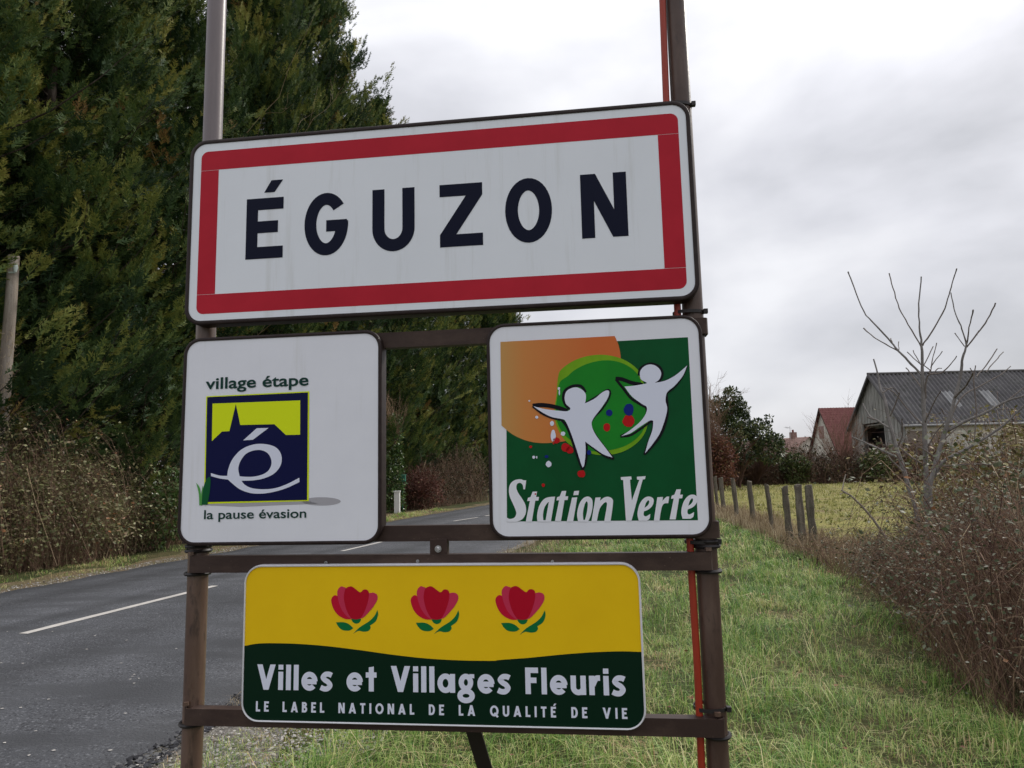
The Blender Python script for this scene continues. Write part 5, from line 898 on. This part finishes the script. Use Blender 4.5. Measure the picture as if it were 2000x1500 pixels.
for bi_, (pts, d0, d1) in enumerate(BR):
    K = len(pts); P = []; rr = []; gr = random.Random(bi_)
    sm = opensm([(p[0], p[1]) for p in pts], 4); sr = np.interp(np.linspace(0, K-1, len(sm)), range(K), [p[2] for p in pts])
    for k, (q, w) in enumerate(zip(sm, sr)):
        Y = YB+d0+d1*k/(len(sm)-1)*1.5; v = C7(q[0]+gr.uniform(-2.5, 2.5), q[1], Y); P.append(v-Vector((bb.x, YB, 0))); rr.append(max(.0035, w*.31/1350*Y/2*(1+gr.uniform(-.08, .12))))
    if pts[0][1] > 1500: b_ = Vector((P[0].x*.25, P[0].y*.3, -.1)); P.insert(0, b_); rr.insert(0, rr[0]*1.15)
    if len(pts) <= 6 or True: rr[-1] *= 1.15
    bm_ = BM(); bm_.tube(P, rr, 6); link('trunk' if pts[0][2] > 27 else 'branch', bm_.mesh('branch', MFG2 if pts[0][2] > 12 else MTW, True), o)
# dead pale branch leaning out of the brambles
o = empty('dead_branch', at(1700, 1010, 8.6), 0, label='pale broken dead branch sticking out of the brambles left of the bare tree', cat='branch'); oc = Vector(o.location)
for pts, r_ in (([(1730, 1050), (1706, 1015), (1685, 990), (1662, 968), (1643, 957)], .016), ([(1645, 958), (1648, 940), (1652, 926)], .008), ([(1662, 968), (1648, 962), (1640, 966)], .008)):
    bm_ = BM(); bm_.tube([at(x_, y_, 8.6)-oc for x_, y_ in pts], [r_*(1-.1*k) for k in range(len(pts))], 6); link('branch', bm_.mesh('branch', MPW, True), o)

# ---- barn
B0 = at(1767, 824, 62); X0, X1, YF, YBk = B0.x, B0.x+27, 62., 72.; ZE = B0.z; ZR = at(1700, 732, 67).z; o = empty('barn', (X0, YF, 0), 0, label='large grey barn with a corrugated roof and an open dark doorway', cat='barn')
MBR = mat('fibre_cement_roof', (.105, .10, .105), .85, .2, noise=[(.5, (.15, .145, .145), .4, .65, (1, 1, 1)), (3, (.07, .072, .064), .5, .7, (.4, 1, 1)), (14, (.24, .235, .22), .68, .76, (1, 1, 1))])
MBW = mat('weathered_gable', (.26, .255, .235), .9, .1, noise=[(1.2, (.38, .37, .345), .42, .65, (2, 2, .25)), (2.5, (.07, .065, .06), .52, .72, (2, 2, .3))])
MBL = mat('pale_render_wall', (.52, .50, .45), .9, .1, noise=[(1.1, (.62, .60, .55), .4, .65, (1, 1, .5)), (3, (.22, .20, .17), .6, .78, (1, 1, .3))])
MBD = mat('board_brown', (.20, .165, .14), .9, .1, noise=[(6, (.28, .24, .20), .4, .7, (.3, 1, 2))]); MBLT = mat('light_sheet', (.22, .22, .225), .6, .3, noise=[(2, (.30, .30, .30), .4, .7, (1, 1, 1))])
Wd = YBk-YF; rise = ZR-ZE; L_ = X1-X0
def roofplane(sgn, x0, x1, lift=0, u0=0., u1=1., mm=MBR, nm='roof'):
    """corrugated: ridges run down the slope. u 0 at the ridge, 1 at the eave"""
    vs = []; n = int((x1-x0)/.06); th = math.atan2(rise, Wd/2); over = .35 if u1 >= 1 else 0
    for i in range(n+1):
        x_ = x0+(x1-x0)*i/n; h = .10*math.sin(2*math.pi*x_/.40)+lift
        for u in (u0, u1+over/(Wd/2)): vs.append((x_, Wd/2+sgn*u*Wd/2-h*math.sin(th)*-sgn, ZR-u*rise+h*math.cos(th)+.05))
    return link(nm, meshpy(nm, vs, [(2*i, 2*i+1, 2*i+3, 2*i+2) for i in range(n)], mm, True), o)
roofplane(-1, -.4, L_+.3); roofplane(1, -.4, L_+.3)
for a, b_ in ((1846, 1886), (1921, 1966)):
    pa, pb_ = at(a, 785, 64.3).x-X0, at(b_, 785, 64.3).x-X0; roofplane(-1, pa, pa+1.0, .02, .42, .74, MBLT, 'skylight')
bm_ = BM(); bm_.tube([(-.4, Wd/2, ZR+.10), (L_+.3, Wd/2, ZR+.10)], .12, 8); link('ridge_cap', bm_.mesh('ridge_cap', MBR, True), o)
# bargeboards on the gable
for sgn in (-1, 1):
    bm_ = BM(); a = Vector((-.42, Wd/2, ZR+.02)); b_ = Vector((-.42, Wd/2+sgn*(Wd/2+.35), ZE-.35*rise/(Wd/2)+.02)); bm_.add([a, b_, b_+Vector((0, 0, -.28)), a+Vector((0, 0, -.28)), a+Vector((.06, 0, 0)), b_+Vector((.06, 0, 0)), b_+Vector((.06, 0, -.28)), a+Vector((.06, 0, -.28))], [(0, 1, 2, 3), (7, 6, 5, 4), (0, 4, 5, 1), (1, 5, 6, 2), (2, 6, 7, 3), (3, 7, 4, 0)]); link('bargeboard', bm_.mesh('bargeboard', MBR), o)
# gable wall, x = 0, in vertical boards with the doorway left open
dY = []
for px in (1687, 1732):
    t_ = X0/ray(px, 860).x; dY.append(ray(px, 860).y*t_-YF)
dz = at(1700, 826, YF+sum(dY)/2).z; d1_, d0_ = max(dY), min(dY); nb_ = 34
def ztop(y): return ZE+rise*(1-abs(y-Wd/2)/(Wd/2))
for i in range(nb_):
    a, b_ = Wd*i/nb_+.015, Wd*(i+1)/nb_-.005; c = (a+b_)/2; zb = dz if d0_ < c < d1_ else 0; px_ = -.02+.03*(i % 2); bm_ = BM()
    bm_.add([(px_, a, zb), (px_, b_, zb), (px_, b_, ztop(b_)-.02), (px_, a, ztop(a)-.02), (px_+.04, a, zb), (px_+.04, b_, zb), (px_+.04, b_, ztop(b_)-.02), (px_+.04, a, ztop(a)-.02)], [(0, 3, 2, 1), (4, 5, 6, 7), (0, 1, 5, 4), (1, 2, 6, 5), (2, 3, 7, 6), (3, 0, 4, 7)])
    link('gable_board', bm_.mesh('gable_board', MBW), o)
for j in range(4):
    bm_ = BM(); bm_.box(.3+j*.5, .36+j*.5, d0_-.1, d1_+.1, dz-.25-j*.12, dz-.1-j*.12); link('lintel_board', bm_.mesh('lintel_board', MBW), o)
link('shade_panel', BM().box(1.6, 1.7, .2, Wd-.2, 0, ZE).mesh('shade_panel', M['dark']), o)  # added near-black panel, standing in for the shade inside the doorway
for yy in (d0_, d1_): bm_ = BM(); bm_.box(-.09, .1, yy-.09, yy+.09, 0, dz+.1); link('door_post', bm_.mesh('door_post', MBW), o)
bm_ = BM(); bm_.box(.03, L_, 0, .15, 0, ZE); link('front_wall', bm_.mesh('front_wall', MBL), o)
bm_ = BM(); bm_.box(.03, L_, Wd-.15, Wd, 0, ZE); bm_.box(L_-.15, L_, .15, Wd-.15, 0, ZE); link('back_wall', bm_.mesh('back_wall', MBL), o)
for a, b_, y0, y1 in ((1771, 1811, 842, 879), (1818, 1850, 843, 878)):
    p, q = at(a, y0, 62), at(b_, y1, 62); bm_ = BM(); bm_.box(p.x-X0, q.x-X0, -.05, -.005, q.z, p.z); link('boarded_window', bm_.mesh('boarded_window', MBD), o)
p = at(1960, 850, 62).x-X0
for i in range(16): bm_ = BM(); bm_.box(p+i*.25, p+i*.25+.235, -.06-.01*(i % 2), -.005, .2, ZE-.25); link('door_board', bm_.mesh('door_board', mat('ochre_board', (.36, .30, .20), .9, .1, noise=[(3, (.20, .16, .11), .5, .7, (3, 1, .3))]) if i == 0 else bpy.data.materials['ochre_board']), o)
bm_ = BM(); bm_.tube([(-.4, -.42, ZE-.38), (L_+.3, -.42, ZE-.38)], .11, 8); link('gutter', bm_.mesh('gutter', MBLT, True), o)

# ---- red roofed house behind the barn
H0 = at(1644, 890, 75); hx, hy = H0.x, 75.; hr = at(1600, 797, 79).z; he = H0.z; hw_ = 8.; o = empty('red_roofed_house', (hx, hy, 0), 0, label='pale rendered house with a steep red tiled roof, left of the barn', cat='house')
MHT = mat('red_tiles', (.19, .075, .070), .85, .15, noise=[(3, (.25, .11, .10), .4, .65, (1, 1, 1)), (14, (.12, .045, .042), .5, .7, (1, 1, 1))]); MHW = mat('cream_render', (.68, .64, .56), .9, .1, noise=[(1, (.50, .46, .41), .4, .7, (1, 1, .4))])
bm_ = BM(); bm_.add([(0, 0, 0), (0, hw_, 0), (0, hw_, he), (0, hw_/2, hr-.15), (0, 0, he), (12, 0, 0), (12, hw_, 0), (12, hw_, he), (12, hw_/2, hr-.15), (12, 0, he)], [(0, 1, 2, 3, 4), (9, 8, 7, 6, 5), (0, 4, 9, 5), (1, 6, 7, 2), (4, 3, 8, 9), (3, 2, 7, 8)][:4]); link('wall', bm_.mesh('wall', MHW), o)
def tileroof(par, m_, x0, x1, yr, zr, ye, ze, rows, nm='roof', step=.035):
    """courses of tiles, each course a slab proud of the one below; tile joints along it"""
    bm_ = BM(); nt_ = int((x1-x0)/.33)
    for r__ in range(rows):
        a, b_ = r__/rows, (r__+1.12)/rows; ya, yb = yr+(ye-yr)*a, yr+(ye-yr)*b_; za, zb = zr+(ze-zr)*a, zr+(ze-zr)*b_+step
        bm_.add([(x0, ya, za), (x1, ya, za), (x1, yb, zb), (x0, yb, zb), (x0, yb, zb-step), (x1, yb, zb-step)], [(0, 1, 2, 3), (3, 2, 5, 4)])
        for i in range(nt_):
            xx = x0+(i+.5*(r__ % 2))*.33; bm_.add([(xx, ya, za+.012), (xx+.16, ya, za+.03), (xx+.16, yb, zb+.03), (xx, yb, zb+.012)], [(0, 1, 2, 3)])
    return link(nm, bm_.mesh(nm, m_), par)
sl_ = (hr-he)/(hw_/2); tileroof(o, MHT, -.35, 12, hw_/2, hr, -.45, he-.45*sl_, 22); tileroof(o, MHT, -.35, 12, hw_/2, hr, hw_+.45, he-.45*sl_, 22)
for sgn in (-1, 1):
    bm_ = BM(); a = Vector((-.37, hw_/2, hr-.02)); b_ = Vector((-.37, hw_/2+sgn*(hw_/2+.45), he-.45*sl_-.02)); bm_.add([a, b_, b_+Vector((0, 0, -.22)), a+Vector((0, 0, -.22)), a+Vector((.05, 0, 0)), b_+Vector((.05, 0, 0)), b_+Vector((.05, 0, -.22)), a+Vector((.05, 0, -.22))], [(0, 1, 2, 3), (7, 6, 5, 4), (0, 4, 5, 1), (1, 5, 6, 2), (2, 6, 7, 3), (3, 7, 4, 0)]); link('bargeboard', bm_.mesh('bargeboard', M['bar']), o)
tY = [ray(px, 840).y*hx/ray(px, 840).x-hy for px in (1609, 1600)]; z0_, z1_ = at(1605, 856, hy+tY[0]).z, at(1605, 832, hy+tY[0]).z
w_ = link('window', BM().box(-.06, .02, tY[0], tY[1], z0_, z1_).mesh('window', mat('shutter_rose', (.34, .22, .20), .8)), o)
for k in range(6): zz_ = z0_+(z1_-z0_)*(k+.5)/6; link('slat', BM().box(-.08, -.061, tY[0]+.06, tY[1]-.06, zz_-.07, zz_+.05).mesh('slat', bpy.data.materials['shutter_rose']), w_)
# small distant house with chimney and aerial
c0 = at(1577, 853, 95); o = empty('distant_house', (c0.x, c0.y, 0), R(28), label='low cream house with a brown tiled roof and an aerial, farthest left of the houses', cat='house'); rz_ = c0.z; hw2 = 4.4; e2 = rz_-2.6
bm_ = BM(); bm_.add([(-hw2, 0, 0), (hw2, 0, 0), (hw2, 0, e2), (0, 0, rz_-.1), (-hw2, 0, e2), (-hw2, 12, 0), (hw2, 12, 0), (hw2, 12, e2), (0, 12, rz_-.1), (-hw2, 12, e2)], [(0, 1, 2, 3, 4), (9, 8, 7, 6, 5), (0, 4, 9, 5), (1, 6, 7, 2)]); link('wall', bm_.mesh('wall', MHW), o)
MHT2 = mat('brown_tiles', (.22, .135, .115), .8, .2, noise=[(4, (.30, .20, .17), .4, .65, (1, 1, 1))])
for sgn in (-1, 1):
    rf = BM(); n_ = 14
    for r__ in range(n_):
        a, b_ = r__/n_, (r__+1.1)/n_; xa, xb = sgn*(hw2+.5)*a, sgn*(hw2+.5)*b_; za, zb = rz_-(2.6/hw2*(hw2+.5))*a, rz_-(2.6/hw2*(hw2+.5))*b_+.04; rf.add([(xa, -.4, za), (xa, 12.4, za), (xb, 12.4, zb), (xb, -.4, zb), (xb, -.4, zb-.08), (xb, 12.4, zb-.08)], [(0, 1, 2, 3), (3, 2, 5, 4)])
    link('roof', rf.mesh('roof', MHT2), o)
ch_ = link('chimney', BM().box(-.35, .35, 2.0, 2.7, rz_-.4, rz_+.75).mesh('chimney', MHT2), o); link('chimney_pot', BM().tube([(0, 2.35, rz_+.76), (0, 2.35, rz_+1.1)], .14, 8).mesh('chimney_pot', MHT, True), ch_)
bm_ = BM(); bm_.tube([(-.6, 2.3, rz_-.4), (-.6, 2.3, rz_+1.6)], .03, 5)
for k in range(4): bm_.tube([(-1.3+.2*k, 2.3, rz_+1.45-.04*k), (-1.3+.2*k, 2.75, rz_+1.45-.04*k)], .02, 4)
bm_.tube([(-1.5, 2.3, rz_+1.5), (-.2, 2.3, rz_+1.3)], .02, 4); link('aerial', bm_.mesh('aerial', M['zinc']), o)

# ---- hedge, shrubs and trees at the far side of the meadow
MEV2 = leafmat('shrub_leaf', [(0, (.02, .035, .012)), (.5, (.06, .085, .025)), (1, (.16, .18, .06))], .6, .1)
a, b_ = at(1385, 930, 57).x, at(2080, 930, 57).x; o = empty('far_hedge', ((a+b_)/2, 57, 0), 0, label='long dark bramble hedge across the far side of the meadow, before the barn', cat='hedge'); ox = (a+b_)/2
def hH(X, Y): return (2.6+.5*np.sin(X*.55)+.35*np.sin(X*1.7+1)+.25*np.sin(X*4.1)+.2*np.sin(X*9.3)-.9*np.clip((X-6)/5, 0, 1))*np.clip(.4+(Y+1.5)*.5, .3, 1)
thicket('x', [(a-ox, -1.5), (b_-ox, -1.5), (b_-ox, 2), (a-ox, 2)], hH, 5200, 4200, 17000, 71, MW, MHG, o, .20, lowleaf=.5, rad=.012, topleaf=1., tw=(.15, .2))
# evergreen
Y = 55.5
for px_, py_, r_, lab in ((1712, 893, 15, 'low green shrub in the far hedge below the barn doorway'), (1555, 900, 16, 'low green shrub in the far hedge below the distant house')):
    bq = at(px_, 930, Y); o = empty('green_shrub', (bq.x, Y, 0), 0, label=lab, cat='shrub', group='green shrubs in the far hedge'); c_ = at(px_, py_, Y)
    blob_leaves('leaves', [(0, 0, c_.z, r_/1350*Y), (.7, 0, c_.z-.3, r_/1350*Y*.8), (-.8, .1, c_.z-.35, r_/1350*Y*.8), (0, 0, .9, 1.0)], 1500, .2, 90+px_, MEV2, o, (.5, .2), .3)
def px_lumps(L_, Y, o_): return [(at(x_, y_, Y).x-o_[0], (i % 3-1)*.5, at(x_, y_, Y).z, r_/1350*Y) for i, (x_, y_, r_) in enumerate(L_)]
MEV = leafmat('evergreen_leaf', [(0, (.012, .024, .010)), (.4, (.030, .052, .018)), (.7, (.075, .10, .032)), (1, (.20, .22, .09))], .5, .1, .4)
Y = 50; bx_ = at(1440, 900, Y); o = empty('evergreen_tree', (bx_.x, Y, 0), 0, label='rounded dark evergreen tree standing against the sky, right of the signs', cat='tree')
blob_leaves('crown', px_lumps([(1425, 775, 15), (1440, 790, 15), (1450, 800, 15), (1395, 800, 22), (1415, 805, 25), (1440, 825, 30), (1410, 850, 38), (1462, 838, 17), (1485, 828, 10), (1478, 850, 22), (1502, 818, 7), (1500, 832, 8), (1505, 862, 16), (1523, 858, 8), (1450, 870, 40), (1500, 880, 26), (1395, 880, 35), (1428, 762, 7)], Y, (bx_.x,)), 13000, .19, 72, MEV, o, (.50, .25), .55); fan('trunk', (0, 0, 0), 12, 4.6, 1.8, 73, MW, o, .09, tint=.1, fork=2)
Y = 46; bx_ = at(1400, 925, Y); o = empty('red_leaved_bush', (bx_.x, Y, 0), 0, label='russet bush with dry leaves at the far end of the fence, beside the right sign', cat='bush')
blob_leaves('leaves', px_lumps([(1400, 880, 24), (1390, 905, 26), (1420, 900, 24), (1410, 925, 24), (1395, 860, 14)], Y, (bx_.x,)), 3800, .17, 74, MRD, o, (.5, .25), .2); fan('stems', (0, 0, 0), 40, 5.2, 1.4, 75, MW, o, .03, tint=.25, fork=3)
Y = 58; bx_ = at(1450, 900, Y); o = empty('dark_shrub', (bx_.x, Y-3, 0), 0, label='dark purplish leafless shrub below the evergreen tree', cat='shrub'); fan('stems', (0, 0, 0), 160, 3.4, 2.6, 76, MW, o, .03, tint=.05, fork=2)
Y = 58; bx_ = at(1641, 890, Y); o = empty('bare_shrub', (bx_.x, Y, 0), 0, label='bare grey shrub fanning out before the red roofed house', cat='shrub'); fan('stems', (0, 0, 0), 70, 6.0, 2.9, 77, MW, o, .03, tint=.35, fork=2)
Y = 48; bx_ = at(1384, 800, Y); o = empty('bare_tree', (bx_.x, Y, 0), 0, label='thin bare grey tree half hidden behind the right post', cat='tree'); fan('stems', (0, 0, 0), 30, 7.4, 1.5, 78, MW, o, .04, tint=.4, fork=3)
# yellowing bushes behind the thicket at the right edge
Y = 11; bx_ = at(1975, 925, Y); o = empty('yellowing_bush', (bx_.x, Y, 0), 0, label='bush with yellow and brown leaves at the right edge, behind the thicket', cat='bush')
MYB = leafmat('yellowing_leaf', [(0, (.05, .035, .02)), (.3, (.10, .10, .035)), (.6, (.26, .22, .07)), (.85, (.36, .30, .19)), (1, (.40, .38, .30))], .6, .2)
thicket('x', [(-1.3, -.8), (1.6, -.8), (1.8, 1.2), (-1.0, 1.2)], lambda X, Y: 2.05+.25*np.sin(X*3)-.25*np.clip(-X, 0, 2), 700, 300, 5200, 79, MW, MYB, o, .075, lowleaf=.3, rad=.004)
# pale bare tree behind the cypresses near the left post
o = empty('pale_bare_tree', (-10.4, 22.8, 0), 0, label='pale bare tree whose twigs show between the cypresses left of the left post', cat='tree'); fan('branches', (0, 0, 0), 20, 15.5, 1.6, 80, MDG, o, .035, tint=.5, fork=3)
